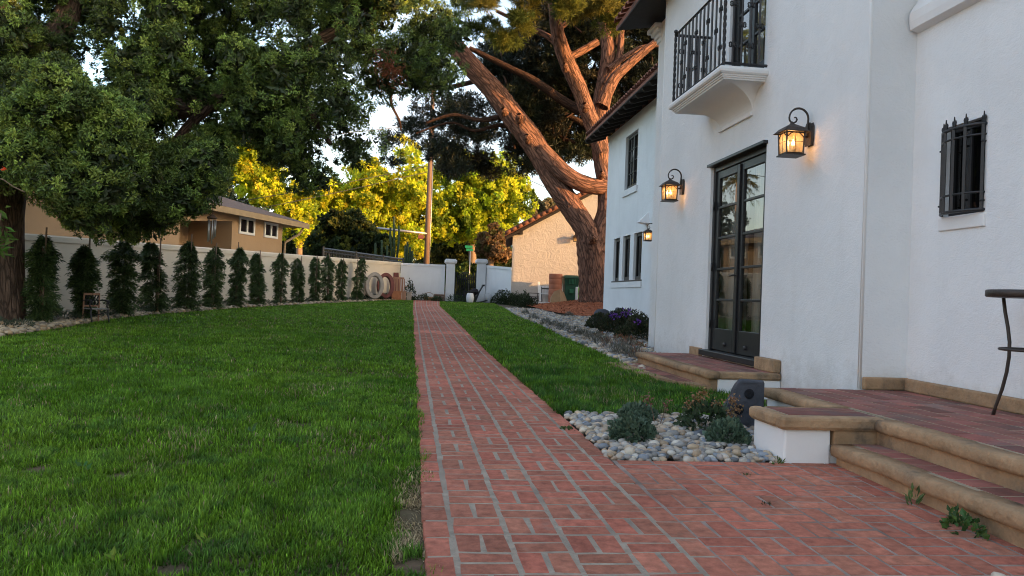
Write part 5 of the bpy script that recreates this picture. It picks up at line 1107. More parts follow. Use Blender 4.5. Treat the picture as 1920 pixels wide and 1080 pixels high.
# ================================================================== TREES: TOOLS
def trunk_mesh(name, pts, rad, m, parent, n=28, ridge=.09, freq=9, sub=10, seed=0, flare=None):
    pts = [Vector(p) for p in pts]
    def cr(a, b, c, d, t): return .5 * ((2 * b) + (-a + c) * t + (2 * a - 5 * b + 4 * c - d) * t * t + (-a + 3 * b - 3 * c + d) * t ** 3)
    C = []; Rr = []
    for i in range(len(pts) - 1):
        a, b, c, d = pts[max(i - 1, 0)], pts[i], pts[i + 1], pts[min(i + 2, len(pts) - 1)]; ra, rb_, rc_, rd_ = rad[max(i - 1, 0)], rad[i], rad[i + 1], rad[min(i + 2, len(pts) - 1)]
        for k in range(sub): t = k / sub; C.append(cr(a, b, c, d, t)); Rr.append(rb_ + (rc_ - rb_) * t)
    C.append(pts[-1]); Rr.append(rad[-1]); K = len(C); up = None; V = []; BC = []; L_ = 0
    for i in range(K):
        t = (C[min(i + 1, K - 1)] - C[max(i - 1, 0)]).normalized()
        up = t.orthogonal().normalized() if up is None else (up - t * up.dot(t)).normalized(); s_ = t.cross(up)
        if i: L_ += (C[i] - C[i - 1]).length
        aa = np.arange(n) / n * 2 * math.pi; tw = L_ * .25
        nz = np.abs(vn(np.cos(aa + tw) * freq * .35 + 20 + seed, np.sin(aa + tw) * freq * .35 + 20 + L_ * .35) - .5) * 2
        nz2 = vn(np.cos(aa) * 1.6 + 7 + seed, np.sin(aa) * 1.6 + L_ * .6 + 7) - .5
        rr = Rr[i] * (1 - ridge * (1 - nz) + .12 * nz2)
        for j in range(n): V.append(C[i] + (up * math.cos(aa[j]) + s_ * math.sin(aa[j])) * rr[j]); BC.append((math.cos(aa[j] + tw * .3) * Rr[i] + seed, math.sin(aa[j] + tw * .3) * Rr[i], L_))
    F_ = [(i * n + j, i * n + (j + 1) % n, (i + 1) * n + (j + 1) % n, (i + 1) * n + j) for i in range(K - 1) for j in range(n)]
    fl = [q for f in F_ for q in f]; o = raw_mesh(name, np.array([tuple(v) for v in V]), fl, np.arange(len(F_)) * 4, m, parent, smooth=True)
    bc = o.data.attributes.new('bc', 'FLOAT_VECTOR', 'POINT'); bc.data.foreach_set('vector', np.array(BC, np.float32).ravel()); return o

def inpoly(x, y, poly):
    r_ = np.zeros(len(x), bool); n = len(poly)
    for i in range(n):
        (x0, y0), (x1, y1) = poly[i], poly[(i + 1) % n]
        c = ((y0 > y) != (y1 > y)) & (x < (x1 - x0) * (y - y0) / ((y1 - y0) if y1 != y0 else 1e-9) + x0); r_ ^= c
    return r_
def edged(x, y, poly):
    d = np.full(len(x), 1e9); n = len(poly)
    for i in range(n):
        a, b = np.array(poly[i], float), np.array(poly[(i + 1) % n], float); ab = b - a; t = np.clip(((x - a[0]) * ab[0] + (y - a[1]) * ab[1]) / (ab @ ab), 0, 1)
        d = np.minimum(d, np.hypot(x - a[0] - ab[0] * t, y - a[1] - ab[1] * t))
    return d
def clumps(n, poly, gaps, Yr, rr, inset=.6, gapk=.8, yfun=None):
    xs = [p[0] for p in poly]; ys_ = [p[1] for p in poly]; out_ = []; tries = 0; got = 0
    while got < n and tries < 60:
        m_ = n * 3; x = rng.uniform(min(xs), max(xs), m_); y = rng.uniform(min(ys_), max(ys_), m_); Y = rng.uniform(Yr[0], Yr[1], m_) if yfun is None else yfun(x, y, rng.random(m_)); r_ = rng.uniform(rr[0], rr[1], m_)
        rp_ = r_ * 1480 / Y; k = inpoly(x, y, poly) & (edged(x, y, poly) > rp_ * inset)
        for (gx_, gy_, ga_, gb_) in gaps: k &= ((x - gx_) / (ga_ + rp_ * gapk)) ** 2 + ((y - gy_) / (gb_ + rp_ * gapk)) ** 2 > 1
        c = np.concatenate([atn(x[k], y[k], Y[k]), r_[k][:, None]], 1); out_.append(c); got += len(c); tries += 1
    return np.concatenate(out_)[:n]

M_core = M_leaf
def pompom(name, CL, m, parent, bumps, leaves, L, W, pal, flat=.85, tip=1.5, spread=.55, bump_r=.36, core=.62, corecol=(.008, .013, .006), up=.15, tvar=.2):
    """crown of rounded clumps; every clump is a cauliflower of small bumps, each bump a burst of leaves"""
    n = len(CL); nb_ = n * bumps; cc = np.repeat(CL[:, :3], bumps, 0); r_ = np.repeat(CL[:, 3], bumps)
    d = sph(nb_); d = unit(d + np.array([0, 0, .2])); k = rng.uniform(.72, 1.0, nb_)
    bc_ = cc + d * (r_ * k)[:, None] * np.array([1, 1, flat]); br_ = r_ * bump_r * rng.uniform(.7, 1.25, nb_)
    tone = np.repeat(np.exp(rng.normal(0, tvar, n)), bumps) * rng.uniform(.7, 1.3, nb_); pi_ = rng.integers(0, len(pal), nb_); base = np.array(pal)[pi_] * tone[:, None]
    N_ = nb_ * leaves; e = unit(sph(N_) + np.repeat(d, leaves, 0) * .7); P = np.repeat(bc_, leaves, 0) + e * np.repeat(br_, leaves)[:, None] * rng.uniform(.25, .8, (N_, 1))
    tg = rng.normal(size=(N_, 3)); tg = unit(tg - e * (tg * e).sum(1, keepdims=True)); D = unit(tg * 1.0 + e * .55 + rng.normal(0, spread * .25, (N_, 3)) + np.array([0, 0, up])); C = np.repeat(base, leaves, 0) * rng.uniform(.75, 1.25, (N_, 1))
    S = unit(np.cross(D, e + rng.normal(0, spread * .5, (N_, 3)))); Nn = np.cross(S, D); Lr = L * rng.uniform(.6, 1.25, (N_, 1)); Wr = W * rng.uniform(.7, 1.3, (N_, 1)); mp_ = P + D * Lr * .5 + Nn * Lr * .08
    V = np.stack([P, mp_ - S * Wr / 2, P + D * Lr - Nn * Lr * .06, mp_ + S * Wr / 2], 1).reshape(-1, 3)
    Cv = np.repeat(C, 4, 0).reshape(N_, 4, 3); Cv[:, 0] *= .8; Cv[:, 2] *= tip; st = np.arange(N_) * 4
    o = raw_mesh(name, V, np.arange(4 * N_), st, m, parent, Cv.reshape(-1, 3))
    if core:
        v, f = ico(); rr2 = CL[:, 3] * core; VV = (CL[:, None, :3] + v[None] * rr2[:, None, None] * np.array([1, 1, flat]) * (1 + .2 * rng.normal(size=(n, len(v), 1)))).reshape(-1, 3); Ff = (f[None] + (np.arange(n) * len(v))[:, None, None]).reshape(-1, 3)
        raw_mesh('inner_foliage', VV, Ff.ravel(), np.arange(len(Ff)) * 3, M_core, parent, np.tile(np.array(corecol), (len(VV), 1)))
    return o

# ------------------------------------------------------------------ big left tree
bt_ = thing('fern_pine_tree', (-7.0, 13.8, .2), 'huge dark green tree at left with rounded leaf clumps hanging over the lawn', 'tree')
A = lambda x, y, Y: tuple(at(x, y, Y))
b0 = Vector((-7.02, 13.8, .0))
trunk_mesh('trunk', [b0, b0 + Vector((0, 0, .25)), b0 + Vector((0.0, 0, .9)), b0 + Vector((-.02, 0, 2.0)), A(5, 300, 13.8), A(35, 210, 13.9), A(82, 120, 14), A(125, 30, 14.2), A(150, -60, 14.4), A(200, -200, 14.6)], [.68, .56, .50, .47, .45, .38, .24, .20, .18, .12], M_barkl, bt_, n=44, ridge=.10, freq=22, seed=3)
for pts, rad in (([A(30, 250, 13.9), A(130, 225, 14.2), A(260, 215, 14.6), A(400, 190, 14.9), A(470, 150, 15.0), A(545, 105, 15.1), A(650, 45, 15.3), A(760, -30, 15.5)], [.28, .22, .2, .19, .16, .14, .11, .07]),
                 ([A(82, 120, 14), A(40, 60, 13.6), A(-30, -20, 13.2)], [.2, .14, .08]),
                 ([A(400, 190, 14.9), A(350, 240, 14.4), A(300, 300, 13.8), A(250, 350, 13.5)], [.12, .09, .06, .04]),
                 ([A(545, 105, 15.1), A(640, 95, 15.3), A(745, 98, 15.5), A(820, 110, 15.7)], [.09, .06, .05, .03]),
                 ([A(470, 150, 15.0), A(560, 190, 14.8), A(620, 270, 14.8)], [.10, .07, .04])):
    trunk_mesh('branch', pts, rad, M_barkl, bt_, n=14, ridge=.08, freq=8)
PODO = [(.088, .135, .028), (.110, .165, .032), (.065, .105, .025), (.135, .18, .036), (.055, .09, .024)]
poly = [(-300, -420), (960, -420), (880, -60), (862, 40), (895, 100), (900, 125), (885, 165), (835, 190), (770, 180), (716, 185), (700, 215), (705, 290), (682, 330), (640, 345), (600, 365), (545, 372), (520, 345), (480, 285), (450, 262), (425, 285), (412, 335), (395, 378), (362, 400), (330, 402), (300, 440), (235, 450), (165, 432), (138, 440), (100, 400), (75, 365), (40, 350), (-40, 345), (-300, 360)]
gaps = [(155, 103, 10, 14), (178, 150, 16, 16), (205, 100, 20, 9), (60, 108, 4, 8), (93, 62, 5, 6), (335, 262, 32, 22), (290, 290, 14, 12), (412, 208, 14, 18), (440, 168, 8, 8), (372, 80, 9, 11), (398, 150, 5, 5), (250, 12, 10, 14), (478, 70, 10, 14), (145, 247, 5, 3), (440, 320, 8, 36), (40, 14, 6, 10), (640, 285, 5, 6), (525, 215, 6, 6), (582, 142, 4, 4)]
def yf(x, y, u):
    near = np.clip((y - 120) / 160, 0, 1) * np.clip((400 - x) / 150, 0, 1); return 11.6 + u * 1.6 + (1 - near) * (1.2 + u * 3.2)
CLs = np.concatenate([clumps(230, [p for p in poly], gaps, None, (.38, .62), .50, .5, yf), clumps(400, [(-120, -120)] + [(900, -120)] + poly[2:], gaps, None, (.28, .50), .52, .45, yf),
                      clumps(70, [(300, 260), (420, 225), (432, 320), (395, 380), (335, 405), (295, 440), (235, 450), (240, 300)], [(335, 262, 26, 14), (415, 215, 16, 16)], (13, 15), (.24, .42), .5, .4),
                      clumps(34, [(425, 150), (530, 120), (560, 250), (520, 330), (470, 250), (440, 250)], [(412, 208, 14, 18)], (13, 16), (.26, .42), .2, .3),
                      clumps(80, [(10, 180), (110, 100), (170, 180), (260, 190), (250, 330), (210, 420), (150, 430), (110, 390), (30, 320)], gaps, (10.8, 12.0), (.26, .42), .5, .7)])
pompom('crown', CLs, M_leaf, bt_, 26, 46, .066, .023, PODO, tip=1.8, bump_r=.25, core=0, tvar=.38)
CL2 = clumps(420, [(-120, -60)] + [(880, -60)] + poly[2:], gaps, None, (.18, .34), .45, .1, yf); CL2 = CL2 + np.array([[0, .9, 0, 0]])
pompom('crown', CL2, M_leaf, bt_, 16, 34, .066, .024, [(.065, .10, .025), (.085, .125, .030), (.05, .08, .022)], tip=1.5, bump_r=.32, core=0, tvar=.35)  # rear clumps in a darker palette, crown shade put into the colour
CLs = np.concatenate([CLs, CL2]); n = 90; N_ = len(CLs) * n; P = np.repeat(CLs[:, :3], n, 0) + sph(N_) * np.repeat(CLs[:, 3], n)[:, None] * rng.uniform(.0, .72, (N_, 1)); leaf_mesh('inner_foliage', P, sph(N_), rng.uniform(.10, .2, N_), rng.uniform(.05, .10, N_), jit((.032, .048, .018), N_, .3), M_leaf, bt_)  # darker leaves within the clumps, the crown's inner shade put into their colour
n = 700; cc = at(733, 118, 14.6); P = np.array(cc)[None] + rng.normal(0, .14, (n, 3)); P[:, 2] -= .05
leaf_mesh('dead_leaves', P, unit(sph(n) + np.array([0, 0, -.8])), .10, .014, jit((.30, .095, .045), n, .35), M_leaf, bt_)

for x, y, nn, c_ in ((183, 788, 9, (.16, .30, .04)), (472, 803, 7, (.12, .22, .08)), (527, 806, 8, (.17, .30, .04)), (697, 803, 9, (.17, .30, .05)), (262, 858, 8, (.17, .28, .04)), (385, 1003, 5, (.22, .32, .05)), (215, 1038, 8, (.20, .30, .05)), (158, 873, 6, (.10, .24, .08))):
    q = at(x, y, 4); d_ = (q - Vector((0, 0, H))); tq = (-H + .03) / (d_.z - SL * d_.y); q = Vector((0, 0, H)) + d_ * tq; t = thing('broad_weed', (q.x, q.y, gz(q.y)), 'small light green broad leaved weed standing out in the lawn left of the path', 'weed', 'broad leaved weeds in the lawn')
    P = np.array([[q.x, q.y, gz(q.y) + .01]]).repeat(nn, 0) + rng.normal(0, .008, (nn, 3)); aa = rng.uniform(0, 6.28, nn); leaf_mesh('leaves', P, unit(np.stack([np.cos(aa), np.sin(aa), rng.uniform(.5, 1.4, nn)], 1)), rng.uniform(.035, .055, nn), rng.uniform(.015, .024, nn), jit(c_, nn, .2), M_leafb, t)
# wind chime
wch = thing('wind_chime', A(398, 404, 14.0), 'silver wind chime hanging from the left tree in front of the brown house', 'wind chime')
mb = MB(); c = at(398, 408, 14.0); mb.lathe([(.02, .05), (.085, 0), (.085, -.02), (.03, -.025)], tuple(c), 14); mb.tube([tuple(c + Vector((0, 0, .05))), tuple(c + Vector((0, 0, .38)))], .004, 4); mb.build('cap', M_barkl, wch)
for i in range(5):
    a = i * 1.2566; q = c + Vector((.06 * math.cos(a), .06 * math.sin(a), -.03)); mb = MB(); mb.tube([tuple(q), tuple(q + Vector((0, 0, -.30 - .03 * i)))], .011, 8); mb.build('tube', mat('chime_silver', (.6, .6, .58), .4, metal=.7) if i == 0 else bpy.data.materials['chime_silver'], wch)

# ------------------------------------------------------------------ row of young trees along the wall
cyl = [(73, 13.9, 612, 448, .27), (157, 15.0, 600, 466, .25), (228, 16.6, 592, 452, .31), (292, 18.2, 585, 458, .30), (350, 19.6, 580, 455, .30), (396, 21.2, 578, 465, .29), (441, 22.6, 576, 468, .29), (483, 24.2, 573, 479, .25), (525, 25.8, 571, 478, .27), (560, 27.3, 570, 487, .27), (590, 28.6, 568, 484, .23), (613, 29.6, 567, 480, .28), (639, 31.0, 566, 489, .26), (667, 32.6, 564, 486, .27)]
CY = [(.044, .080, .026), (.062, .105, .032), (.028, .056, .020), (.090, .130, .040)]
clb = ['beside the big tree trunk', 'behind the garden chair', 'right of the garden chair', 'fourth from the big tree trunk', 'below the roofed recess of the brown house, wide crowned', 'sixth from the trunk, under the wind chime', 'pointed one below the brown house corner', 'slim one below the left small window of the brown house', 'slim one below the right small window of the brown house', 'just past the brown house corner', 'narrow one, fourth from the far end', 'taller one, third from the far end', 'second from the far end, near the iron railing', 'farthest one, beside the beige oval ring']
for i, (x, Y, yb_, yt, rw) in enumerate(cyl):
    p = at(x, yb_, Y); z0 = gz(Y) - .02; h = at(x, yt, Y).z - z0; t = thing('young_tree', (p.x, p.y, z0), 'slim staked young evergreen ' + clb[i], 'tree', 'young staked trees along the garden wall')
    ns = 230 if i < 8 else 170; nl = 46; u = rng.random(ns) ** .92; az = rng.uniform(0, 2 * math.pi, ns); ph = rng.uniform(0, 6, 2)
    env = .80 * np.clip(u / .04, .7, 1) * (1 - np.clip((u - .84) / .16, 0, 1) ** 1.1 * .80) * (.72 + .5 * vn(u * 7 + ph[0], u * 0 + i) ) * rng.uniform(.55, 1.15, ns)
    U = np.repeat(u, nl); lean_ = rng.normal(0, .05, 2); AZ = np.repeat(az, nl) + rng.normal(0, .28, ns * nl); tt = rng.random(ns * nl) ** .7; RR = np.repeat(env * rw * 1.12, nl) * tt; n = ns * nl
    P = np.stack([p.x + RR * np.cos(AZ) + U * h * lean_[0], p.y + RR * np.sin(AZ) + U * h * lean_[1], z0 + .06 + U * h * .97 + .08 * tt - .14 * tt ** 2 + rng.normal(0, .018, n)], 1)
    D = unit(np.stack([np.cos(AZ), np.sin(AZ), .25 - .9 * tt], 1) + rng.normal(0, .42, (n, 3)))
    rw_ = 0; C = np.array(CY)[rng.integers(0, 4, n)] * np.repeat(rng.uniform(.55, 1.45, ns), nl)[:, None] * rng.uniform(.7, 1.3, (n, 1)) * (.85 + .25 * tt)[:, None]  # colour darkens towards the axis, shade of the crown's middle put in
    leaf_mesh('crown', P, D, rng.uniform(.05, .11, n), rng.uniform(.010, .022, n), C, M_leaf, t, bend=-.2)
    mb = MB(); mb.tube([(p.x, p.y, z0), (p.x + .01, p.y, z0 + h * .9)], [.022, .01], 6); mb.build('trunk', M_barkl, t)
    mb = MB(); mb.bar((p.x + .05, p.y - .03, z0), (p.x + .05 + random.uniform(-.03, .03), p.y - .03, z0 + h * 1.0 + random.uniform(.05, .22)), .022); mb.build('stake', M_barkt, t)
# low plants under them
for i in range(13):
    Y = 12.6 + i * 1.75 + random.uniform(-.3, .3); X = float(lawnL(Y)) - random.uniform(.25, .6)
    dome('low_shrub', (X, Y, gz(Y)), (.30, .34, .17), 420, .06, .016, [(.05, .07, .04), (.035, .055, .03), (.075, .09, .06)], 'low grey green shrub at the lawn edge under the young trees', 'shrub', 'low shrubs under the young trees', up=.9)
for i, (x, Y, s_) in enumerate(((672, 33.6, .30), (690, 34.4, .26), (706, 34.8, .24), (722, 35.6, .26), (770, 36.9, .16))):
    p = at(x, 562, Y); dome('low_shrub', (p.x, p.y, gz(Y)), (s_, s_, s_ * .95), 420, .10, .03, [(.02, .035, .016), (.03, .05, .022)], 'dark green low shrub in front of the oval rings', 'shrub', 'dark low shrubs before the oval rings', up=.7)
eb = thing('flowering_bush', A(2, 430, 6.2), 'bright green leafy twigs and one orange red flower at the left edge', 'bush')
n = 46; yv_ = rng.choice([395, 430, 440, 465], n); P = np.array([tuple(at(rng.uniform(-28, 12), y + rng.normal(0, 7), 6.2)) for y in yv_]); leaf_mesh('leaf', P, unit(np.array([[.6, 0, -.2]]) + rng.normal(0, .6, (n, 3))), .085, .028, jit((.09, .16, .03), n, .3), M_leafb, eb)
n = 14; P = np.array(tuple(at(7, 316, 6.2)))[None] + rng.normal(0, .006, (n, 3)); leaf_mesh('flower', P, sph(n), .018, .014, jit((.75, .10, .03), n, .2), M_leafb, eb)
mb = MB(); mb.tube([A(-40, 330, 6.2), A(5, 336, 6.2), A(25, 350, 6.25), A(46, 360, 6.3)], .004, 5); mb.tube([A(-40, 470, 6.2), A(-5, 440, 6.2), A(2, 400, 6.2)], .005, 5); mb.tube([A(-40, 330, 6.2), A(-10, 322, 6.2), A(5, 316, 6.2)], .003, 5); mb.build('twig', M_barkt, eb)

# ------------------------------------------------------------------ umbrella pine
pi = thing('umbrella_pine', (6.9, 31.2, .9), 'giant leaning pine with orange lit bark and a wide umbrella crown behind the house', 'tree')
Q = lambda x, y, Y: tuple(at(x, y, Y))
k = 31.0
trunk_mesh('trunk', [Q(1119, 580, k), Q(1118, 552, k), Q(1112, 500, k), Q(1107, 465, k), Q(1098, 430, k), Q(1070, 385, k + .2), Q(1036, 335, k + .4), Q(1000, 268, k + .6), Q(960, 215, k + .8), Q(925, 168, k + 1), Q(880, 120, k + 1.2), Q(830, 60, k + 1.5)], [.98, .76, .65, .61, .47, .46, .46, .48, .47, .44, .42, .36], M_barkp, pi, n=72, ridge=.10, freq=40, sub=12, seed=1)
trunk_mesh('branch', [Q(1116, 470, k + .05), Q(1126, 430, k + .1), Q(1136, 395, k + .2), Q(1138, 350, k + .3), Q(1128, 300, k + .4), Q(1124, 240, k + .5), Q(1130, 180, k + .8), Q(1140, 100, k + 1), Q(1130, 20, k + 1.4), Q(1120, -80, k + 1.8)], [.56, .42, .38, .40, .34, .36, .38, .32, .26, .2], M_barkp, pi, n=44, ridge=.09, freq=20, sub=8, seed=5)
trunk_mesh('branch', [Q(1140, 352, k + .2), Q(1095, 345, k - .1), Q(1055, 322, k - .1), Q(1015, 280, k + .3)], [.34, .37, .37, .34], M_barkp, pi, n=40, ridge=.09, freq=20, sub=8, seed=9)
trunk_mesh('branch', [Q(1130, 285, k - .2), Q(1108, 225, k - .4), Q(1085, 165, k - .6), Q(1062, 115, k - .8), Q(1045, 60, k - 1), Q(1035, -20, k - 1.2)], [.32, .33, .34, .33, .28, .2], M_barkp, pi, n=36, ridge=.09, freq=18, sub=8, seed=13)
br = [([(1090, 210), (1050, 185), (1000, 150), (950, 125), (880, 90)], [.24, .22, .18, .14, .1], 1.5), ([(1128, 200), (1150, 150), (1180, 120), (1240, 70)], [.30, .25, .2, .14], -.3), ([(1066, 108), (1090, 96), (1120, 78)], [.17, .16, .15], -.9),
      ([(1135, 160), (1160, 110), (1165, 60), (1170, 10)], [.2, .16, .14, .1], .6), ([(1055, 95), (1030, 70), (990, 50), (930, 20)], [.16, .13, .1, .07], -.6), ([(955, 215), (900, 225), (850, 215), (800, 230)], [.16, .11, .08, .05], 1.2),
      ([(985, 255), (940, 235), (890, 245), (845, 230), (780, 250)], [.13, .1, .07, .05, .03], 1.5), ([(1105, 240), (1060, 215), (1000, 205), (940, 180)], [.16, .13, .1, .07], 2.5), ([(1140, 130), (1200, 90), (1250, 85)], [.14, .1, .06], .5), ([(1040, 60), (1075, 30), (1100, -20)], [.12, .1, .06], -.9),
      ([(740, 150), (733, 190), (748, 225), (752, 245)], [.07, .06, .05, .03], 1.5), ([(900, 150), (830, 165), (760, 160), (740, 150)], [.12, .1, .08, .07], 1.5), ([(1120, 300), (1080, 270), (1050, 255), (1000, 215)], [.1, .09, .07, .05], 3)]
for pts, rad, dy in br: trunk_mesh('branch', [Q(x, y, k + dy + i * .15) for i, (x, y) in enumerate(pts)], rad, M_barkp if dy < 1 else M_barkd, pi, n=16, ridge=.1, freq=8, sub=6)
# fine twigs in the dark underside
for i in range(90):
    mb = MB()
    x = random.uniform(940, 1230); y = random.uniform(60, 300)
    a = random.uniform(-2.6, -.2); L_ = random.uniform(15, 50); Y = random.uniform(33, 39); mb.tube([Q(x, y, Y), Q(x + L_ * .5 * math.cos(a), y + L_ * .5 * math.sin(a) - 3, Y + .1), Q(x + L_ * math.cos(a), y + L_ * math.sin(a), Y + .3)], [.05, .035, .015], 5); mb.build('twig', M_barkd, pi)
for x, y, d_, r_ in ((946, 213, -.1, .13), (976, 224, -.1, .16), (990, 262, -.2, .15), (1097, 204, -1.2, .14), (1060, 130, -1.3, .11), (1112, 450, -.7, .14), (1128, 330, -.2, .12)):
    a = at(x, y, k + d_); trunk_mesh('knot', [tuple(a), tuple(a + Vector((-.08, -.32, .05))), tuple(a + Vector((-.12, -.42, .10)))], [r_ * 1.5, r_ * 1.1, r_ * .55], M_barkp, pi, n=14, ridge=.2, freq=9, sub=5)
PD = [(.014, .022, .010), (.020, .028, .012), (.012, .018, .009), (.030, .028, .014)]  # underside needles, canopy shade put into the dark palette
PG = [(.15, .16, .03), (.11, .14, .03), (.18, .17, .04), (.07, .10, .025)]  # top needles, low sunlight put into the golden palette
pd1 = clumps(520, [(900, 90), (960, 60), (1040, -40), (1300, -60), (1300, 180), (1140, 285), (1085, 315), (1020, 320), (985, 290), (930, 230)], [(1095, 190, 2, 2)], (33, 42), (.5, .9), .4, .2)
pd2 = clumps(85, [(716, 180), (800, 170), (900, 175), (980, 250), (1040, 330), (990, 345), (950, 330), (890, 345), (840, 330), (790, 300), (760, 290), (730, 330), (718, 260)], [(745, 205, 28, 18), (770, 290, 22, 20), (935, 205, 14, 10), (980, 240, 16, 12), (700, 240, 10, 30)], (33, 39), (.45, .8), .35, .5)
pd3 = clumps(90, [(600, -500), (1700, -500), (1700, -60), (860, -60)], [], (24, 40), (.8, 1.4), .2, .2)
def needles(name, CL, per, L, W, pal, m, parent):
    n = len(CL); N_ = n * per; cc = np.repeat(CL[:, :3], per, 0); r_ = np.repeat(CL[:, 3], per); d = sph(N_); tq = rng.integers(0, 26, N_)
    hub = sph(n * 26).reshape(n, 26, 3) * rng.uniform(.35, 1., (n, 26, 1)); H_ = hub[np.repeat(np.arange(n), per), tq]
    P = cc + H_ * r_[:, None] * np.array([1, 1, .62]) + rng.normal(0, .05, (N_, 3)); D = unit(H_ * .6 + d * .8 + np.array([0, 0, .25]))
    C = np.array(pal)[np.repeat(rng.integers(0, len(pal), n), per)] * rng.uniform(.6, 1.4, (N_, 1))
    return leaf_mesh(name, P, D, L * rng.uniform(.6, 1.2, N_), W, C, m, parent, bend=.1)
needles('crown', np.concatenate([pd1, pd3]), 620, .26, .045, PD, M_leaf, pi); needles('crown', pd2, 330, .24, .045, PD, M_leaf, pi)
pg = np.concatenate([clumps(46, [(840, -140), (1010, -140), (1000, 60), (985, 88), (950, 92), (900, 80), (862, 75), (845, 20)], [], (25, 28.5), (.34, .6), .45, .2),
                     clumps(46, [(1000, -140), (1235, -140), (1225, 10), (1190, 48), (1130, 62), (1080, 75), (1030, 58), (1015, 40)], [], (25.5, 29), (.34, .6), .45, .2)])
needles('crown', pg, 900, .22, .030, PG, M_leafb, pi)

# ------------------------------------------------------------------ brown neighbour house
nb_ = thing('brown_house', (-9, 33, .5), 'brown stucco house with a shingle roof rising above the left garden wall', 'house')
K0 = at(529, 450, 33.5); K0.z = 0
def onp(x, y, off):                                # sight line against the facade plane, off = metres behind it
    d = FW * F_PX + RT * (x - 960) - UP * (y - 540); P0 = K0 + wn_ * off; t = (P0.x * wn_.x + P0.y * wn_.y) / (d.x * wn_.x + d.y * wn_.y); return Vector((d.x * t, d.y * t, H + d.z * t))
def al(p): return (p - K0).dot(wdir)
ez_ = (onp(402, 392, -.6).z + onp(575, 424, -.6).z) / 2 + .02
s337, s435 = al(onp(337, 430, 0)), al(onp(435, 430, 0)); LEN = 40
def Fp(s, o, z): q = K0 + wdir * s + wn_ * o; return (q.x, q.y, z)
mb = MB(); winp = []
for xa, xb, ya, yb in ((447.3, 476.5, 406, 442), (494.5, 520, 416, 448.5)):
    a, b = al(onp(xa, 425, 0)), al(onp(xb, 425, 0)); zt_, zb2 = onp((xa + xb) / 2, ya + 2, 0).z, onp((xa + xb) / 2, yb - 2, 0).z; winp.append((b, a, zb2, zt_))
mb.quad(Fp(s435, 0, -.2), Fp(s435, 0, ez_), Fp(0, 0, ez_), Fp(0, 0, -.2)); mb.quad(Fp(0, 0, -.2), Fp(0, 0, ez_), Fp(0, 9, ez_), Fp(0, 9, -.2)); mb.quad(Fp(s435, 0, -.2), Fp(s435, 1.8, -.2), Fp(s435, 1.8, ez_), Fp(s435, 0, ez_))
mb.quad(Fp(LEN, 0, -.2), Fp(LEN, 0, ez_), Fp(s337, 0, ez_), Fp(s337, 0, -.2)); mb.quad(Fp(s337, 0, -.2), Fp(s337, 0, ez_), Fp(s337, 1.8, ez_), Fp(s337, 1.8, -.2)); mb.quad(Fp(s337, 0, ez_ - .55), Fp(s337, 0, ez_), Fp(s435, 0, ez_), Fp(s435, 0, ez_ - .55 + .3))
mb.build('wall', M_brown, nb_)
mb = MB(); mb.quad(Fp(s337, 1.8, -.2), Fp(s337, 1.8, ez_), Fp(s435, 1.8, ez_), Fp(s435, 1.8, -.2)); mb.build('recess_wall', M_brown, nb_)
for (a, b, c, d) in winp:
    wq = bpy.data.objects.new('window', None); COL.objects.link(wq); wq.parent = nb_; wq.location = Vector(Fp(a, 0, c)) - nb_.location
    mb = MB()
    def wbx(s0, s1, z0, z1_, o0=-.05, o1=.02): mb.prism([Fp(s0, o0, z0), Fp(s1, o0, z0), Fp(s1, o0, z1_), Fp(s0, o0, z1_)], wn_ * (o1 - o0))
    s_lo, s_hi = min(a, b), max(a, b); e = .09
    wbx(s_lo, s_hi, c, c + e); wbx(s_lo, s_hi, d - e, d); wbx(s_lo, s_lo + e, c + e, d - e); wbx(s_hi - e, s_hi, c + e, d - e); wbx((s_lo + s_hi) / 2 - .05, (s_lo + s_hi) / 2 + .04, c + e, d - e)
    mb.build('frame', M_white, wq); mb = MB(); mb.quad(Fp(s_lo, -.01, c), Fp(s_lo, -.01, d), Fp(s_hi, -.01, d), Fp(s_hi, -.01, c)); mb.build('pane', M_glassd, wq); mb = MB(); mb.quad(Fp(s_lo, -.003, c), Fp(s_lo, -.003, d), Fp(s_hi, -.003, d), Fp(s_hi, -.003, c)); mb.build('blind', M_room, wq)
mb = MB(); e0_, o0 = -1.15, -.62; rh = 1.75; dm = 5.0
mb.add([Fp(e0_, o0, ez_ + .12), Fp(LEN, o0, ez_ + .12), Fp(LEN, dm, ez_ + .12 + rh), Fp(e0_ + dm, dm, ez_ + .12 + rh), Fp(e0_, dm * 2, ez_ + .12)], [(0, 1, 2, 3), (0, 3, 4)])
mb.add([Fp(12, 1.5, ez_ + 1.0), Fp(LEN, 1.5, ez_ + 1.0), Fp(LEN, 5, ez_ + 3.2), Fp(14, 5, ez_ + 3.2), Fp(12, 8.5, ez_ + 1.0)], [(0, 1, 2, 3), (0, 3, 4)])
mb.build('roof', M_shingle, nb_)
mb = MB(); mb.prism([Fp(e0_, o0, ez_ - .10), Fp(LEN, o0, ez_ - .10), Fp(LEN, o0, ez_ + .115), Fp(e0_, o0, ez_ + .115)], wn_ * .05); mb.prism([Fp(e0_, o0 + .06, ez_ - .06), Fp(e0_, 9, ez_ - .06), Fp(e0_, 9, ez_ + .11), Fp(e0_, o0 + .06, ez_ + .11)], wdir * .05)
mb.prism([Fp(e0_ + .06, o0 + .06, ez_ - .05), Fp(LEN, o0 + .06, ez_ - .05), Fp(LEN, .1, ez_ - .01), Fp(e0_ + .06, .1, ez_ - .01)], (0, 0, .03)); mb.build('fascia', M_fascia, nb_)
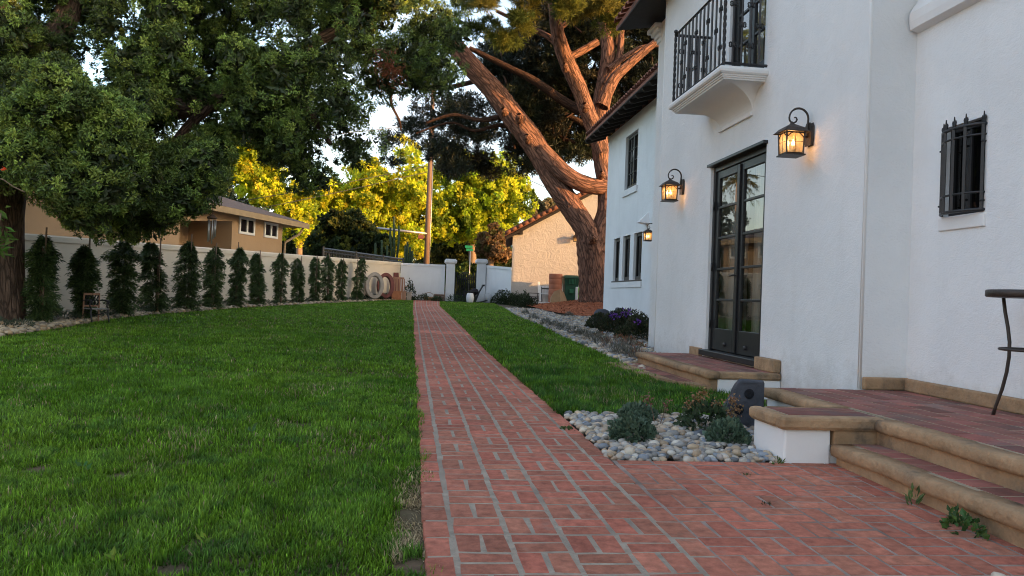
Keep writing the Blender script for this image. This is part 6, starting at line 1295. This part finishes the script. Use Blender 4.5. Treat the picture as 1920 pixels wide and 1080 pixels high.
mb = MB(); mb.tube([Fp(-.95, -.45, ez_ - .05), Fp(-.8, -.35, ez_ - .35), Fp(-.12, -.08, ez_ - .75), Fp(-.10, -.07, ez_ - 1.2), Fp(-.10, -.07, 0)], .05, 8); mb.build('downspout', M_fascia, nb_)

# ------------------------------------------------------------------ street: pole, wires, sign, cacti, palm
up_ = thing('utility_pole', (.1, 55, .7), 'tall wooden utility pole with a metal side arm beyond the back wall', 'utility pole')
mb = MB(); mb.tube([(.10, 55, .5), (.10, 55, 8), (.10, 55, 17)], [.20, .17, .13], 14); mb.build('pole', M_pole, up_)
mb = MB(); mb.tube([(.30, 54.95, .5), (.29, 54.95, 11)], .035, 6); mb.build('conduit', M_metalg, up_)
mb = MB(); mb.tube([A(706, 427.5, 54.9), A(800, 438, 54.9)], .085, 8); mb.build('side_arm', M_metalg, up_)
mb = MB(); a = at(792, 441, 54.8); mb.box((a.x - .28, 54.7, a.z - .25), (a.x + .1, 55, a.z + .02)); mb.build('sign_box', M_redwood, up_)
for i, (a, b, lb) in enumerate(((A(-400, 260, 40), A(806, 232, 55), 'upper thin power line left of the pole, crossing the sky gap'), (A(-300, 560 - 120, 45), A(803, 311, 55), 'power line running from the pole down left across the yellow trees'), (A(-300, 480, 45), A(803, 322, 55), 'lower power line from the pole down left across the yellow trees'), (A(806, 232, 55), A(1250, 430, 60), 'power line from the pole down right behind the garage roof'))):
    a, b = Vector(a), Vector(b); pts = [a.lerp(b, t / 10) - Vector((0, 0, .9 * math.sin(math.pi * t / 10))) for t in range(11)]; mb = MB(); mb.tube(pts, .022, 5); o = mb.build('power_line', M_iron); tag(o, lb, 'power line', 'power lines')
ss = thing('street_sign', A(879, 545, 50), 'two green street name blades on a thin metal post beyond the gate', 'street sign'); a = at(879, 545, 50)
mb = MB(); b = at(880, 470, 50); mb.tube([(a.x, 50, .6), (a.x, 50, b.z)], .03, 8); mb.build('post', M_metalg, ss)
mb = MB(); p = at(872, 460, 50); q = at(886, 465.5, 50); mb.box((p.x, 49.98, q.z), (q.x, 50.0, p.z)); mb.build('name_blade', M_signg, ss); mb = MB(); p = at(874, 466, 50); q = at(887, 471, 50); mb.box((p.x, 49.9, q.z), (q.x, 49.92, p.z)); mb.build('name_blade', M_signg, ss)
def cactus(px, yb_, Y, hs, label):
    c = at(px, yb_, Y); t = thing('columnar_cactus', (c.x, c.y, .8), label, 'cactus', 'columnar cacti behind the back wall'); mb = MB()
    for (dx, y0, y1) in hs:
        a = at(px + dx, y0, Y); b = at(px + dx, y1, Y); n = 10; base_ = at(px + dx * .3, yb_ + 10, Y); mb.tube([tuple(base_), tuple(a), tuple(b), tuple(b + Vector((0, 0, .06)))], [.06, .075, .06, .03], 8)
    mb.build('stems', mat('cactus_green', (.035, .06, .03), .8, .3, 6) if 'cactus_green' not in bpy.data.materials else bpy.data.materials['cactus_green'], t)
cactus(740, 492, 46, [(-1, 450, 408), (-8, 448, 428), (8, 450, 425)], 'tall branching cactus left of the utility pole')
cactus(764, 495, 44, [(-4, 480, 462), (0, 480, 455), (5, 480, 465), (9, 484, 472)], 'cluster of short cactus columns right behind the back wall')
cactus(716, 492, 45, [(-12, 478, 458), (0, 478, 452), (10, 480, 462)], 'row of thin cactus columns above the iron railing')
pm = thing('palm_tree', A(334, 330, 70), 'distant palm tree seen through a gap in the left tree crown', 'palm tree'); mb = MB(); a = at(334, 278, 70); mb.tube([(a.x, 70, .7), (a.x, 70, a.z)], [.3, .2], 8); mb.build('trunk', M_barkt, pm)
n = 1400; fr_ = rng.integers(0, 26, n); az = fr_ * 2.4; tt = rng.random(n); el = .9 - (fr_ % 5) * .35; rr_ = tt * 1.9
P = np.stack([a.x + rr_ * np.cos(az) * np.cos(el * (1 - tt * .5)), 70 + rr_ * np.sin(az) * np.cos(el), a.z + rr_ * np.sin(el) - tt ** 2 * 1.2], 1); leaf_mesh('fronds', P, unit(np.stack([np.cos(az), np.sin(az), -.4 - tt], 1) + rng.normal(0, .5, (n, 3))), .45, .07, jit((.12, .13, .045), n, .3), M_leafb, pm)

# background trees: (name, label, polygon, gaps, Y range, clumps, radius, palette, trunk pixels)
YEL = [(.54, .57, .03), (.46, .54, .03), (.62, .56, .04), (.25, .33, .03)]; YG = [(.44, .50, .03), (.34, .45, .03), (.54, .54, .035), (.12, .18, .025)]; DK = [(.030, .048, .018), (.045, .065, .022), (.022, .036, .014)]; BR = [(.22, .13, .06), (.16, .10, .05), (.12, .12, .04)]
BT = [('street_tree', 'golden lit tree behind the brown house roof', [(430, 250), (470, 245), (505, 290), (530, 340), (575, 380), (600, 430), (590, 455), (545, 450), (520, 400), (470, 370), (430, 340)], [], (56, 60), 60, (.7, 1.3), YEL, (562, 480, 560, 425)),
      ('street_tree', 'broad golden tree left of the utility pole', [(560, 400), (590, 350), (640, 330), (700, 300), (715, 262), (760, 255), (785, 290), (800, 330), (800, 470), (745, 480), (690, 440), (620, 430)], [(738, 292, 8, 14), (785, 300, 6, 10), (745, 310, 5, 8)], (60, 66), 130, (.7, 1.3), YEL, (650, 490, 648, 380)),
      ('street_tree', 'golden green tree right of the utility pole', [(800, 300), (820, 285), (900, 290), (950, 285), (985, 330), (1000, 372), (985, 400), (950, 430), (940, 470), (900, 450), (850, 460), (800, 440)], [(812, 305, 4, 10), (845, 340, 6, 6), (915, 345, 5, 5), (990, 350, 4, 6)], (62, 68), 120, (.7, 1.3), YG, (886, 560, 884, 400)),
      ('street_tree', 'dark bushy evergreen above the iron railing', [(585, 485), (590, 445), (620, 410), (655, 405), (690, 430), (735, 460), (735, 490), (640, 495)], [(640, 440, 6, 6), (700, 455, 5, 8)], (47, 51), 60, (.4, .8), DK + [(.14, .15, .03)], (660, 500, 660, 440)),
      ('street_tree', 'dark green tree mass beyond the gate, under the golden crown', [(795, 500), (800, 440), (850, 430), (900, 440), (950, 440), (965, 500), (930, 520)], [(880, 480, 3, 12)], (70, 76), 70, (.8, 1.4), DK + [(.10, .12, .03)], (840, 500, 840, 460)),
      ('brown_bush', 'reddish brown bush above the right gate pillar', [(895, 455), (915, 425), (935, 425), (950, 455), (940, 490), (900, 490)], [], (54, 56), 18, (.4, .7), BR, (920, 500, 920, 470)),
      ('street_tree', 'pale leafless looking tree top behind the garage roof', [(985, 400), (1000, 385), (1030, 375), (1050, 395), (1010, 415), (985, 420)], [], (75, 80), 16, (.5, .8), [(.20, .16, .09), (.14, .13, .06)], (1020, 430, 1018, 400)),
      ('street_tree', 'dark tree behind the brown house and the yellow leaves', [(330, 300), (420, 335), (520, 410), (590, 440), (600, 500), (330, 500)], [], (66, 72), 70, (.9, 1.6), DK, (480, 480, 480, 420)),
      ('hedge', 'sunlit low hedge seen through the iron gate', [(840, 500), (900, 505), (905, 550), (845, 552)], [], (55, 57), 26, (.4, .7), [(.10, .14, .03), (.05, .08, .02)], None)]
for nm, lb, poly_, gp_, Yr, nc, rr_, pal, tk in BT:
    xm = sum(p[0] for p in poly_) / len(poly_); ym_ = max(p[1] for p in poly_); c = at(xm, ym_, sum(Yr) / 2); t = thing(nm, (c.x, c.y, .75), lb, 'tree' if 'tree' in nm else ('hedge' if nm == 'hedge' else 'bush'))
    CL = clumps(nc, poly_, gp_, Yr, rr_, .35, .6); pompom('crown', CL, M_leafb if pal is not DK else M_leaf, t, 13, 34, .27, .19, pal, tip=1.15, spread=1.0, bump_r=.42, core=0)
    if tk:
        Yt = sum(Yr) / 2; a = at(tk[0], tk[1], Yt); b = at(tk[2], tk[3], Yt); th_ = .42 if tk[0] == 886 else .28
        trunk_mesh('trunk', [(a.x, Yt, .4), (a.x * .6 + b.x * .4, Yt, (a.z + b.z) / 2), tuple(b), (b.x + .2, Yt, b.z + .8)], [th_, th_ * .8, th_ * .6, .1], M_barkt, t, n=14)
        for q_ in range(0): trunk_mesh('branch', [tuple(b), (b.x + random.uniform(-.8, .8), Yt + random.uniform(-1, 1), b.z + .8), (b.x + random.uniform(-1.6, 1.6), Yt + 1, b.z + random.uniform(1.2, 2))], [.13, .09, .03], M_barkt, t, n=8)
# far wood closing the horizon
n = 26000; a = rng.uniform(-1.35, 1.1, n); Dd = rng.uniform(100, 118, n); hmax = 6 + 5 * vn(a * 14, a * 0 + 2); z = .7 + hmax * rng.random(n) ** .8
P = np.stack([Dd * np.sin(a), Dd * np.cos(a), z], 1); o = leaf_mesh('distant_wood', P, sph(n), 1.2, .9, jit((.035, .05, .02), n, .4), M_leaf)
tag(o, 'far line of dark trees closing the view beyond the street', 'trees', kind='stuff')
